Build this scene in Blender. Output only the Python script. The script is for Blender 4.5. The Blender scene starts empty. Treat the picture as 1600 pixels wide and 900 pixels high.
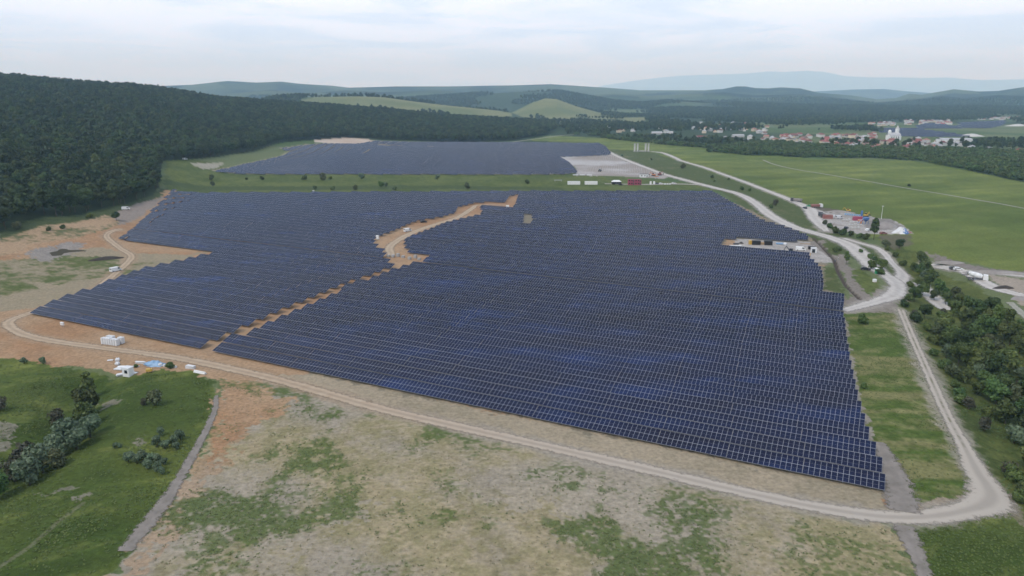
import bpy, math, random
import numpy as np
from math import radians as R

SC = bpy.context.scene
COL = SC.collection
# ------------------------------------------------------------------ camera
CAM_H, FPX, PITCH = 80.0, 1130.0, R(14.9)
cam_data = bpy.data.cameras.new("camera")
cam = bpy.data.objects.new("camera", cam_data)
COL.objects.link(cam)
cam.location = (0, 0, CAM_H)
cam.rotation_euler = (R(90) - PITCH, 0, 0)
cam_data.sensor_fit = 'HORIZONTAL'
cam_data.sensor_width = 36.0
cam_data.lens = 36.0 * FPX / 1600.0
cam_data.clip_start = 1.0
cam_data.clip_end = 120000.0
SC.camera = cam
# ------------------------------------------------------------------ sky, sun, exposure
SUN_DIR = (-0.55, -0.60, 1.05)
SUN_EL = math.atan2(SUN_DIR[2], math.hypot(SUN_DIR[0], SUN_DIR[1]))
SUN_AZ = math.atan2(SUN_DIR[0], SUN_DIR[1])
SKY_STRENGTH = 0.10
world = bpy.data.worlds.new("World")
SC.world = world
world.use_nodes = True
wn, wl = world.node_tree.nodes, world.node_tree.links
wn.clear()


def node(tree, typ, **kw):
    n = tree.nodes.new(typ)
    for k, v in kw.items():
        if k.startswith('i_'):
            key = k[2:]
            key = int(key) if key.isdigit() else key.replace('_', ' ')
            n.inputs[key].default_value = v
        else:
            setattr(n, k, v)
    return n


def build_world():
    t = world.node_tree
    out = node(t, 'ShaderNodeOutputWorld')
    bg = node(t, 'ShaderNodeBackground')
    bg.inputs['Strength'].default_value = SKY_STRENGTH
    sky = node(t, 'ShaderNodeTexSky', sky_type='NISHITA')
    sky.sun_disc = False
    sky.sun_elevation = SUN_EL
    sky.sun_rotation = SUN_AZ
    sky.altitude = 300
    sky.air_density = 1.0
    sky.dust_density = 2.0
    tc = node(t, 'ShaderNodeTexCoord')
    sep = node(t, 'ShaderNodeSeparateXYZ')
    wl.new(tc.outputs['Generated'], sep.inputs[0])
    mz = node(t, 'ShaderNodeMath', operation='MAXIMUM', i_1=0.0)
    wl.new(sep.outputs['Z'], mz.inputs[0])
    az = node(t, 'ShaderNodeMath', operation='ADD', i_1=0.055)
    wl.new(mz.outputs[0], az.inputs[0])
    dx = node(t, 'ShaderNodeMath', operation='DIVIDE')
    dy = node(t, 'ShaderNodeMath', operation='DIVIDE')
    wl.new(sep.outputs['X'], dx.inputs[0]); wl.new(az.outputs[0], dx.inputs[1])
    wl.new(sep.outputs['Y'], dy.inputs[0]); wl.new(az.outputs[0], dy.inputs[1])
    comb = node(t, 'ShaderNodeCombineXYZ')
    wl.new(dx.outputs[0], comb.inputs[0]); wl.new(dy.outputs[0], comb.inputs[1])
    n1 = node(t, 'ShaderNodeTexNoise', i_Scale=0.55, i_Detail=8.0, i_Roughness=0.62, i_Distortion=0.6)
    wl.new(comb.outputs[0], n1.inputs['Vector'])
    cr = node(t, 'ShaderNodeMapRange', interpolation_type='SMOOTHSTEP')
    cr.inputs['From Min'].default_value = 0.38
    cr.inputs['From Max'].default_value = 0.60
    wl.new(n1.outputs['Fac'], cr.inputs['Value'])
    # thin high cloud veil (pale blue grey) with brighter streaks; blue sky only glimpsed high up
    veil = node(t, 'ShaderNodeMix', data_type='RGBA')
    veil.inputs['A'].default_value = (5.5, 6.1, 7.0, 1)
    veil.inputs['B'].default_value = (7.5, 7.7, 8.0, 1)
    wl.new(cr.outputs[0], veil.inputs['Factor'])
    # cover: near the horizon all veil, higher up the Nishita sky shows between the clouds
    hz = node(t, 'ShaderNodeMapRange')
    hz.inputs['From Min'].default_value = 0.10
    hz.inputs['From Max'].default_value = 0.55
    wl.new(mz.outputs[0], hz.inputs['Value'])
    inv = node(t, 'ShaderNodeMath', operation='SUBTRACT', i_0=1.0)
    wl.new(cr.outputs[0], inv.inputs[1])
    gap = node(t, 'ShaderNodeMath', operation='MULTIPLY')
    wl.new(inv.outputs[0], gap.inputs[0]); wl.new(hz.outputs[0], gap.inputs[1])
    gap2 = node(t, 'ShaderNodeMath', operation='MULTIPLY_ADD', i_1=0.62, i_2=0.10)
    wl.new(gap.outputs[0], gap2.inputs[0])
    mix = node(t, 'ShaderNodeMix', data_type='RGBA')
    wl.new(gap2.outputs[0], mix.inputs['Factor'])
    wl.new(veil.outputs['Result'], mix.inputs['A'])
    wl.new(sky.outputs['Color'], mix.inputs['B'])
    # overcast: brighter towards the zenith
    zb = node(t, 'ShaderNodeMapRange', interpolation_type='SMOOTHSTEP')
    zb.inputs['From Min'].default_value = 0.10
    zb.inputs['From Max'].default_value = 0.85
    zb.inputs['To Min'].default_value = 1.66
    zb.inputs['To Max'].default_value = 1.50
    wl.new(mz.outputs[0], zb.inputs['Value'])
    vm = node(t, 'ShaderNodeVectorMath', operation='SCALE')
    wl.new(mix.outputs['Result'], vm.inputs[0])
    wl.new(zb.outputs[0], vm.inputs['Scale'])
    # low sky: bluer, as the thick air in front of it takes blue away again
    lo = node(t, 'ShaderNodeMapRange', interpolation_type='SMOOTHSTEP')
    lo.inputs['From Min'].default_value = 0.0
    lo.inputs['From Max'].default_value = 0.16
    wl.new(mz.outputs[0], lo.inputs['Value'])
    tint = node(t, 'ShaderNodeMix', data_type='RGBA')
    tint.inputs['A'].default_value = (0.67, 0.89, 1.33, 1)
    tint.inputs['B'].default_value = (0.87, 0.94, 1.03, 1)
    wl.new(lo.outputs[0], tint.inputs['Factor'])
    mul = node(t, 'ShaderNodeVectorMath', operation='MULTIPLY')
    wl.new(vm.outputs[0], mul.inputs[0])
    wl.new(tint.outputs['Result'], mul.inputs[1])
    wl.new(mul.outputs[0], bg.inputs['Color'])
    wl.new(bg.outputs[0], out.inputs['Surface'])


build_world()
sun_data = bpy.data.lights.new("sun", 'SUN')
sun_data.energy = 1.5
sun_data.angle = R(10)
sun_data.color = (1.0, 0.95, 0.88)
sun = bpy.data.objects.new("sun", sun_data)
COL.objects.link(sun)
from mathutils import Vector
sun.rotation_euler = Vector(SUN_DIR).to_track_quat('Z', 'Y').to_euler()
sun.location = (-300, -300, 600)
SC.view_settings.view_transform = 'Standard'
SC.view_settings.look = 'None'
SC.view_settings.exposure = 0.30
SC.view_settings.gamma = 1.0
SC.view_settings.use_curve_mapping = False
SC.render.engine = 'CYCLES'
SC.cycles.max_bounces = 8
SC.cycles.volume_bounces = 8
SC.cycles.use_denoising = True
SC.cycles.denoiser = 'OPENIMAGEDENOISE'
SC.cycles.filter_width = 1.6

HAZE_DENSITY = 8.5e-5

# ------------------------------------------------------------------ measuring the place
CP, SP = math.cos(PITCH), math.sin(PITCH)


def ray(px, py):
    u = (px - 800.0) / FPX
    v = (450.0 - py) / FPX
    return np.array((u, CP + v * SP, -SP + v * CP))


def G(px, py, z=0.0):
    """Point of the plain (height z) seen at that place of the photograph."""
    d = ray(px, py)
    t = (z - CAM_H) / d[2]
    return np.array((d[0] * t, d[1] * t))


def AZ(px, py=150):
    d = ray(px, py)
    return math.atan2(d[0], d[1])


def elev(px, py):
    d = ray(px, py)
    return d[2] / math.hypot(d[0], d[1])


# rows of the solar field: origin A0, along-row direction U, across direction V
A0 = G(325, 550)
U = G(1380, 770) - A0
U = U / np.hypot(*U)
V = np.array((-U[1], U[0]))
ROWANG = math.atan2(U[1], U[0])


def ST(p):
    d = np.asarray(p) - A0
    return d @ U, d @ V


def XY(s, t):
    return A0 + U * s + V * t


# ------------------------------------------------------------------ noise
def _hash(ix, iy, seed):
    h = (ix.astype(np.int64) * 374761393 + iy.astype(np.int64) * 668265263 + seed * 1442695041) & 0xFFFFFFFF
    h = ((h ^ (h >> 13)) * 1274126177) & 0xFFFFFFFF
    h = h ^ (h >> 16)
    return (h & 0xFFFFFF).astype(np.float64) / float(0xFFFFFF)


def vnoise(x, y, seed=0):
    x = np.asarray(x, float); y = np.asarray(y, float)
    ix = np.floor(x); iy = np.floor(y)
    fx = x - ix; fy = y - iy
    fx = fx * fx * (3 - 2 * fx); fy = fy * fy * (3 - 2 * fy)
    ix = ix.astype(np.int64); iy = iy.astype(np.int64)
    a = _hash(ix, iy, seed); b = _hash(ix + 1, iy, seed)
    c = _hash(ix, iy + 1, seed); d = _hash(ix + 1, iy + 1, seed)
    return (a * (1 - fx) + b * fx) * (1 - fy) + (c * (1 - fx) + d * fx) * fy


def fbm(x, y, scale, octaves=4, seed=0, gain=0.5):
    """0..1, mean about .5; SCALE is the size in metres of the largest feature."""
    tot, amp, s = 0.0, 1.0, 0.0
    for k in range(octaves):
        f = 2.0 ** k / scale
        c, sn = math.cos(k * 1.3), math.sin(k * 1.3)
        tot = tot + amp * vnoise((x * c - y * sn) * f + 17.3 * k, (x * sn + y * c) * f - 9.1 * k, seed + k)
        s += amp
        amp *= gain
    return tot / s


def sstep(a, b, x):
    t = np.clip((x - a) / (b - a), 0, 1)
    return t * t * (3 - 2 * t)


def seg_dist(x, y, pts):
    """Distance from points to a polyline."""
    best = np.full(np.shape(x), 1e9)
    for (x0, y0), (x1, y1) in zip(pts[:-1], pts[1:]):
        dx, dy = x1 - x0, y1 - y0
        L = dx * dx + dy * dy + 1e-9
        t = np.clip(((x - x0) * dx + (y - y0) * dy) / L, 0, 1)
        best = np.minimum(best, np.hypot(x - x0 - t * dx, y - y0 - t * dy))
    return best


def in_poly(x, y, poly):
    x = np.asarray(x, float); y = np.asarray(y, float)
    inside = np.zeros(x.shape, bool)
    n = len(poly)
    for i in range(n):
        x0, y0 = poly[i]; x1, y1 = poly[(i + 1) % n]
        if y0 == y1:
            continue
        c = ((y0 > y) != (y1 > y)) & (x < (x1 - x0) * (y - y0) / (y1 - y0) + x0)
        inside ^= c
    return inside


# ------------------------------------------------------------------ terrain heights
def crest(pts, D):
    """Ridge at distance D with this skyline: (azimuths, heights)."""
    az = np.array([AZ(px, py) for px, py in pts])
    h = np.array([CAM_H + D * elev(px, py) for px, py in pts])
    return az, np.maximum(h, 0)


FOREST_EDGE_PX = [(-500, 520), (-200, 430), (0, 381), (60, 360), (130, 350), (200, 330), (240, 314), (250, 303), (256, 272), (300, 264),
                  (400, 244), (440, 233), (540, 223.5), (640, 222), (720, 223), (800, 219.5), (850, 213), (865, 208)]
FE_AZ = np.array([AZ(px, 150) * 0 + math.atan2(*G(px, py)) for px, py in FOREST_EDGE_PX])
FE_R = np.array([np.hypot(*G(px, py)) for px, py in FOREST_EDGE_PX])
D0 = 1900.0
TE_AZ = np.array([AZ(px) for px in (-600, -200, 0, 150, 260, 350, 450, 600, 750, 865)])
TE_R = np.array([300, 330, 370, 430, 600, 800, 980, 1200, 1320, 1450.0])
C0 = crest([(-900, 60), (-500, 80), (-200, 106), (0, 123), (50, 127), (100, 131), (150, 136), (200, 139), (250, 143), (290, 149), (330, 157), (400, 163),
            (500, 169), (600, 176), (700, 187), (800, 193), (865, 197), (900, 210)], D0)
RIDGES = [  # (distance, width, skyline)
    (2750.0, 420.0, crest([(380, 165), (440, 153), (500, 151.5), (560, 150.5), (600, 152), (650, 159), (700, 165), (780, 173), (830, 183), (870, 190)], 2750.0)),
    (3000.0, 330.0, crest([(770, 190), (800, 176), (830, 161), (852, 153.5), (870, 155), (900, 166), (940, 177), (975, 186)], 3000.0)),
    (4300.0, 650.0, crest([(560, 163.5), (640, 154.5), (700, 150.5), (740, 147.5), (800, 144.0), (840, 143.0), (880, 144.5), (920, 152.5), (960, 159.5),
                           (1000, 162.5), (1060, 158.5), (1120, 161.5), (1180, 163.5), (1260, 166.5), (1400, 168.5), (1600, 169.5), (1900, 163.5)], 4300.0)),
    (7000.0, 1300.0, crest([(-600, 128), (0, 136), (200, 136), (262, 134), (300, 132.5), (340, 128), (355, 126.5), (400, 129), (440, 127.5), (470, 131), (520, 134), (545, 137), (585, 136),
                            (620, 135), (700, 135), (760, 134), (800, 133.5), (860, 131.5), (900, 134), (960, 138), (1000, 141), (1060, 141), (1100, 141),
                            (1130, 139), (1150, 135), (1165, 135), (1180, 137.5), (1200, 138), (1220, 136.5), (1250, 138), (1280, 145), (1330, 149),
                            (1370, 155), (1400, 153), (1420, 146.5), (1440, 148), (1470, 143), (1490, 139.5), (1530, 143), (1560, 142), (1600, 136),
                            (1700, 134), (2000, 138)], 7000.0)),
    (5400.0, 480.0, crest([(330, 150), (420, 140), (480, 146), (540, 141), (600, 144), (680, 141), (760, 146), (900, 150), (960, 146), (1010, 150), (1080, 147), (1130, 144), (1180, 149), (1250, 147), (1310, 153),
                            (1370, 160), (1430, 155), (1470, 150), (1510, 153), (1560, 148), (1620, 151), (1800, 147)], 5400.0)),
    (13000.0, 1800.0, crest([(1100, 150), (1230, 146), (1280, 142.5), (1330, 140), (1380, 139), (1420, 143), (1480, 147), (1600, 150)], 13000.0)),
    (40000.0, 4000.0, crest([(880, 150), (940, 134), (985, 127), (1020, 122.5), (1060, 118.5), (1100, 117), (1130, 116), (1165, 115), (1200, 111.5), (1225, 112.5), (1262, 110.5),
                             (1290, 112.5), (1320, 119), (1360, 121), (1400, 121), (1440, 122), (1480, 121), (1530, 125), (1600, 124), (1800, 128)], 40000.0)),
]
GULLY = [tuple(G(*p)) for p in ((-80, 800), (0, 745), (60, 700), (110, 650), (140, 600))]
RAVINE = [tuple(G(*p)) for p in ((1432, 405), (1470, 452), (1520, 520), (1575, 600), (1640, 700), (1700, 800))]

POND = G(93, 396)
TRENCH = [tuple(G(*p)) for p in ((1272, 372), (1284, 384), (1303, 404), (1309, 422), (1322, 446), (1344, 467))]


def H(x, y):
    x = np.asarray(x, float); y = np.asarray(y, float)
    r = np.hypot(x, y)
    az = np.arctan2(x, y)
    re = np.interp(az, TE_AZ, TE_R)
    c0 = np.interp(az, *C0)
    front = sstep(0, 1, (r - re) / (D0 - re)) * 0.55 + np.clip((r - re) / (D0 - re), 0, 1) * 0.45
    h = c0 * np.where(r < D0, front, np.exp(-((r - D0) / 450.0) ** 2))
    h = h * (1 - 0.22 * (fbm(x, y, 420, 3, 11)) * np.exp(-((r - 1150) / 420.0) ** 2))
    h = np.where((az < -1.7) | (az > 0.1), 0, h)
    for i, (D, W, C) in enumerate(RIDGES):
        c = np.interp(az, *C)
        g = (r - D) / W
        fold = 1 - 0.5 * fbm(x, y, W * 0.55, 4, 31 + i) * (1 - np.exp(-(g / 0.5) ** 2))
        h = np.maximum(h, c * np.exp(-g * g) * fold)
    fade = np.exp(-(r / 2200.0) ** 2)
    h = h + fade * (fbm(x, y, 60, 2, 5) - 0.5) * 0.7 * sstep(60, 140, r)
    h = h - 1.5 * np.exp(-(np.hypot((x - POND[0]) / 7.5 + 0.35 * np.sin(y * 0.5), (y - POND[1]) / 8.5 + 0.3 * np.sin(x * 0.45))) ** 4)
    td = seg_dist(x, y, TRENCH)
    h = h - 1.3 * np.exp(-(td / 0.8) ** 4)
    h = h - 3.2 * np.exp(-(seg_dist(x, y, GULLY) / 9.0) ** 2)
    h = h - 5.0 * np.exp(-(seg_dist(x, y, RAVINE) / 15.0) ** 2)
    return h



def ridge_share(i, x, y):
    D, W, Cr = RIDGES[i]
    return np.interp(np.arctan2(x, y), *Cr) * np.exp(-((np.hypot(x, y) - D) / W) ** 2)


def pasture(x, y):
    """Open hill slopes without wood."""
    az = np.arctan2(x, y)
    h = H(x, y)
    n = fbm(x, y, 260, 3, 77)
    one = (ridge_share(1, x, y) > 9) & (ridge_share(1, x, y) > 0.62 * h) & (np.hypot(x, y) < 3120)
    two = (ridge_share(0, x, y) > 0.6 * h) & (az > AZ(470)) & (az < AZ(800)) & (ridge_share(0, x, y) > 14) & (np.hypot(x, y) < 2800) & (n > 0.36)
    foot = (np.hypot(x, y) > 2350) & (np.hypot(x, y) < 2900) & (az > AZ(850)) & (az < AZ(1010)) & (n > 0.45)
    return one | two | foot


def GT(px, py):
    """Point of the real terrain seen at that place of the photograph."""
    d = ray(px, py)
    rr = np.geomspace(40, 42000, 1500)
    hyp = math.hypot(d[0], d[1])
    x = d[0] / hyp * rr; y = d[1] / hyp * rr
    z = CAM_H + d[2] / hyp * rr
    below = np.nonzero(z < H(x, y))[0]
    k = below[0] if len(below) else len(rr) - 1
    return np.array((x[k], y[k]))


def poly(pts):
    return [tuple(G(*p)) if p[1] > 196 else tuple(GT(*p)) for p in pts]


# ------------------------------------------------------------------ materials
def mat(name, color, rough=0.8, metal=0.0, spec=0.3, noise=None, bump=None, rand=0.0, emit=None, coat=0.0):
    """noise=(scale, second colour, contrast); rand = value jitter per object."""
    m = bpy.data.materials.new(name)
    m.use_nodes = True
    t = m.node_tree
    b = t.nodes['Principled BSDF']
    b.inputs['Roughness'].default_value = rough
    b.inputs['Metallic'].default_value = metal
    b.inputs['Specular IOR Level'].default_value = spec
    b.inputs['Coat Weight'].default_value = coat
    col = tuple(color) + (1,)
    src = None
    b.inputs['Base Color'].default_value = col
    tc = node(t, 'ShaderNodeTexCoord')
    if noise:
        n = node(t, 'ShaderNodeTexNoise', i_Scale=noise[0], i_Detail=5.0, i_Roughness=0.6)
        t.links.new(tc.outputs['Object'], n.inputs['Vector'])
        mr = node(t, 'ShaderNodeMapRange')
        mr.inputs['From Min'].default_value = 0.5 - noise[2]
        mr.inputs['From Max'].default_value = 0.5 + noise[2]
        t.links.new(n.outputs['Fac'], mr.inputs['Value'])
        mx = node(t, 'ShaderNodeMix', data_type='RGBA')
        mx.inputs['A'].default_value = col
        mx.inputs['B'].default_value = tuple(noise[1]) + (1,)
        t.links.new(mr.outputs[0], mx.inputs['Factor'])
        src = mx.outputs['Result']
    if rand:
        oi = node(t, 'ShaderNodeObjectInfo')
        hs = node(t, 'ShaderNodeHueSaturation')
        mr2 = node(t, 'ShaderNodeMapRange')
        mr2.inputs['To Min'].default_value = 1 - rand
        mr2.inputs['To Max'].default_value = 1 + rand
        t.links.new(oi.outputs['Random'], mr2.inputs['Value'])
        t.links.new(mr2.outputs[0], hs.inputs['Value'])
        if src is not None:
            t.links.new(src, hs.inputs['Color'])
        else:
            hs.inputs['Color'].default_value = col
        src = hs.outputs['Color']
    if src is not None:
        t.links.new(src, b.inputs['Base Color'])
    if bump:
        n2 = node(t, 'ShaderNodeTexNoise', i_Scale=bump[0], i_Detail=4.0)
        t.links.new(tc.outputs['Object'], n2.inputs['Vector'])
        bp = node(t, 'ShaderNodeBump', i_Strength=bump[1], i_Distance=bump[2])
        t.links.new(n2.outputs['Fac'], bp.inputs['Height'])
        t.links.new(bp.outputs[0], b.inputs['Normal'])
    return m


def foliage(name, dark, light, hue=0.02, val=0.3):
    m = bpy.data.materials.new(name)
    m.use_nodes = True
    t = m.node_tree
    b = t.nodes['Principled BSDF']
    b.inputs['Roughness'].default_value = 0.65
    b.inputs['Specular IOR Level'].default_value = 0.25
    geo = node(t, 'ShaderNodeNewGeometry')
    oi = node(t, 'ShaderNodeObjectInfo')
    mx = node(t, 'ShaderNodeMix', data_type='RGBA')
    mx.inputs['A'].default_value = tuple(dark) + (1,)
    mx.inputs['B'].default_value = tuple(light) + (1,)
    t.links.new(geo.outputs['Random Per Island'], mx.inputs['Factor'])
    hs = node(t, 'ShaderNodeHueSaturation')
    mh = node(t, 'ShaderNodeMapRange')
    mh.inputs['To Min'].default_value = 0.5 - hue
    mh.inputs['To Max'].default_value = 0.5 + hue
    mv = node(t, 'ShaderNodeMapRange')
    mv.inputs['To Min'].default_value = 1 - val
    mv.inputs['To Max'].default_value = 1 + val
    wn_ = node(t, 'ShaderNodeTexWhiteNoise', noise_dimensions='1D')
    t.links.new(oi.outputs['Random'], wn_.inputs['W'])
    t.links.new(oi.outputs['Random'], mv.inputs['Value'])
    t.links.new(wn_.outputs['Value'], mh.inputs['Value'])
    t.links.new(mh.outputs[0], hs.inputs['Hue'])
    t.links.new(mv.outputs[0], hs.inputs['Value'])
    t.links.new(mx.outputs['Result'], hs.inputs['Color'])
    t.links.new(hs.outputs['Color'], b.inputs['Base Color'])
    return m


M = dict(
    glass=None,
    frame=mat('module_frame', (0.38, 0.39, 0.43), 0.45, 0.0, 0.5),
    backsheet=mat('module_back', (0.12, 0.12, 0.13), 0.7),
    steel=mat('galvanised_steel', (0.30, 0.30, 0.31), 0.5, 0.3),
    white=mat('white_paint', (0.74, 0.75, 0.76), 0.5, noise=(0.6, (0.60, 0.60, 0.58), 0.3)),
    film=mat('white_film', (0.66, 0.67, 0.68), 0.45, noise=(1.1, (0.5, 0.5, 0.5), 0.3)),
    black=mat('black_paint', (0.018, 0.018, 0.02), 0.5),
    dark=mat('dark_grey', (0.06, 0.06, 0.065), 0.6),
    rubber=mat('rubber', (0.02, 0.02, 0.02), 0.9),
    window=mat('car_glass', (0.02, 0.025, 0.03), 0.1, 0, 0.6),
    red=mat('red_paint', (0.23, 0.075, 0.065), 0.6, noise=(0.4, (0.28, 0.15, 0.13), 0.3)),
    crimson=mat('crimson_cladding', (0.30, 0.06, 0.10), 0.6),
    blue=mat('blue_paint', (0.07, 0.15, 0.33), 0.5),
    tarp=mat('blue_tarpaulin', (0.16, 0.30, 0.48), 0.6, noise=(0.5, (0.30, 0.42, 0.55), 0.25), bump=(0.8, 0.6, 0.3)),
    yellow=mat('yellow_paint', (0.48, 0.31, 0.07), 0.5),
    orange=mat('orange_paint', (0.42, 0.17, 0.08), 0.5),
    green=mat('green_plastic', (0.03, 0.25, 0.12), 0.5),
    concrete=mat('concrete', (0.36, 0.35, 0.34), 0.9, noise=(0.25, (0.26, 0.26, 0.25), 0.25)),
    palecon=mat('pale_concrete', (0.50, 0.49, 0.47), 0.9, noise=(0.25, (0.38, 0.37, 0.36), 0.25)),
    wood=mat('pallet_wood', (0.34, 0.24, 0.14), 0.85),
    soil=mat('dark_soil', (0.035, 0.030, 0.026), 0.95, noise=(0.5, (0.06, 0.05, 0.045), 0.25), bump=(1.0, 0.8, 0.5)),
    greysoil=mat('grey_gravel', (0.20, 0.18, 0.17), 0.95, noise=(0.3, (0.28, 0.26, 0.24), 0.25), bump=(0.8, 0.8, 0.5)),
    bark=mat('bark', (0.07, 0.055, 0.04), 0.95),
    skin=mat('skin', (0.5, 0.33, 0.25), 0.7),
    hivis=mat('work_jacket', (0.55, 0.28, 0.05), 0.8),
    cloth=mat('dark_clothing', (0.05, 0.055, 0.08), 0.85),
    water=mat('pond_water', (0.05, 0.042, 0.024), 0.55, 0, 0.02),
    wallw=mat('white_render', (0.50, 0.49, 0.47), 0.85, rand=0.15),
    wallc=mat('cream_render', (0.55, 0.47, 0.36), 0.85, rand=0.2),
    roofr=mat('red_tiles', (0.21, 0.075, 0.068), 0.8, rand=0.3),
    roofo=mat('orange_tiles', (0.24, 0.125, 0.10), 0.8, rand=0.25),
    roofg=mat('grey_roof', (0.30, 0.30, 0.31), 0.7, rand=0.3),
    roofb=mat('brown_roof', (0.15, 0.10, 0.085), 0.8, rand=0.3),
    oak=foliage('oak_leaves', (0.017, 0.033, 0.008), (0.048, 0.070, 0.018), 0.028, 0.38),
    oakpale=foliage('pale_oak_leaves', (0.025, 0.044, 0.010), (0.066, 0.088, 0.024), 0.03, 0.35),
    oakdark=foliage('dark_oak_leaves', (0.012, 0.025, 0.008), (0.032, 0.050, 0.015), 0.03, 0.3),
    scrub=foliage('scrub_leaves', (0.032, 0.058, 0.013), (0.086, 0.120, 0.034), 0.030, 0.42),
    olive=foliage('olive_leaves', (0.045, 0.058, 0.026), (0.095, 0.110, 0.05), 0.02, 0.25),
    silver=foliage('silver_leaves', (0.052, 0.086, 0.040), (0.140, 0.182, 0.112), 0.015, 0.2),
    twig=foliage('dry_twigs', (0.04, 0.042, 0.026), (0.078, 0.076, 0.048), 0.01, 0.2),
    weed=foliage('weed_leaves', (0.050, 0.074, 0.022), (0.115, 0.138, 0.050), 0.02, 0.2),
    hay=foliage('dry_grass', (0.10, 0.105, 0.05), (0.22, 0.19, 0.11), 0.01, 0.2),
    tuft=foliage('grass_blades', (0.040, 0.066, 0.013), (0.078, 0.106, 0.024), 0.02, 0.2),
)


def make_glass():
    m = bpy.data.materials.new('solar_cells')
    m.use_nodes = True
    t = m.node_tree
    b = t.nodes['Principled BSDF']
    b.inputs['Roughness'].default_value = 0.13
    b.inputs['Specular IOR Level'].default_value = 0.13
    geo = node(t, 'ShaderNodeNewGeometry')
    # cell colour drifts from near black to brighter blue in broad, stretched patches
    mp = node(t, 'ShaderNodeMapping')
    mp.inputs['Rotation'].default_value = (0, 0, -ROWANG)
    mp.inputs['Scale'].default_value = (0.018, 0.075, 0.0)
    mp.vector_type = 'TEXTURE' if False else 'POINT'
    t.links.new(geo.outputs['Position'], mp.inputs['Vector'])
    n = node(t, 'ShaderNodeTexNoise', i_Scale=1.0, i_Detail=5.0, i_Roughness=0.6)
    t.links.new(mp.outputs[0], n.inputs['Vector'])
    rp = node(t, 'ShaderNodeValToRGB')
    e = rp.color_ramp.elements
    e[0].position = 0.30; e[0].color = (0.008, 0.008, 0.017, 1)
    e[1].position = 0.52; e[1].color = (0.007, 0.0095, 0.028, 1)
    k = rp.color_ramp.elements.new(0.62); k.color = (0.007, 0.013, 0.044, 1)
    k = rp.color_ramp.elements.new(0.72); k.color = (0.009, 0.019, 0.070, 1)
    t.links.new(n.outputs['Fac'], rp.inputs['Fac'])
    hs = node(t, 'ShaderNodeHueSaturation')
    mv = node(t, 'ShaderNodeMapRange')
    mv.inputs['To Min'].default_value = 0.7
    mv.inputs['To Max'].default_value = 1.4
    t.links.new(geo.outputs['Random Per Island'], mv.inputs['Value'])
    t.links.new(mv.outputs[0], hs.inputs['Value'])
    t.links.new(rp.outputs['Color'], hs.inputs['Color'])
    t.links.new(hs.outputs['Color'], b.inputs['Base Color'])
    return m


M['glass'] = make_glass()


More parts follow.
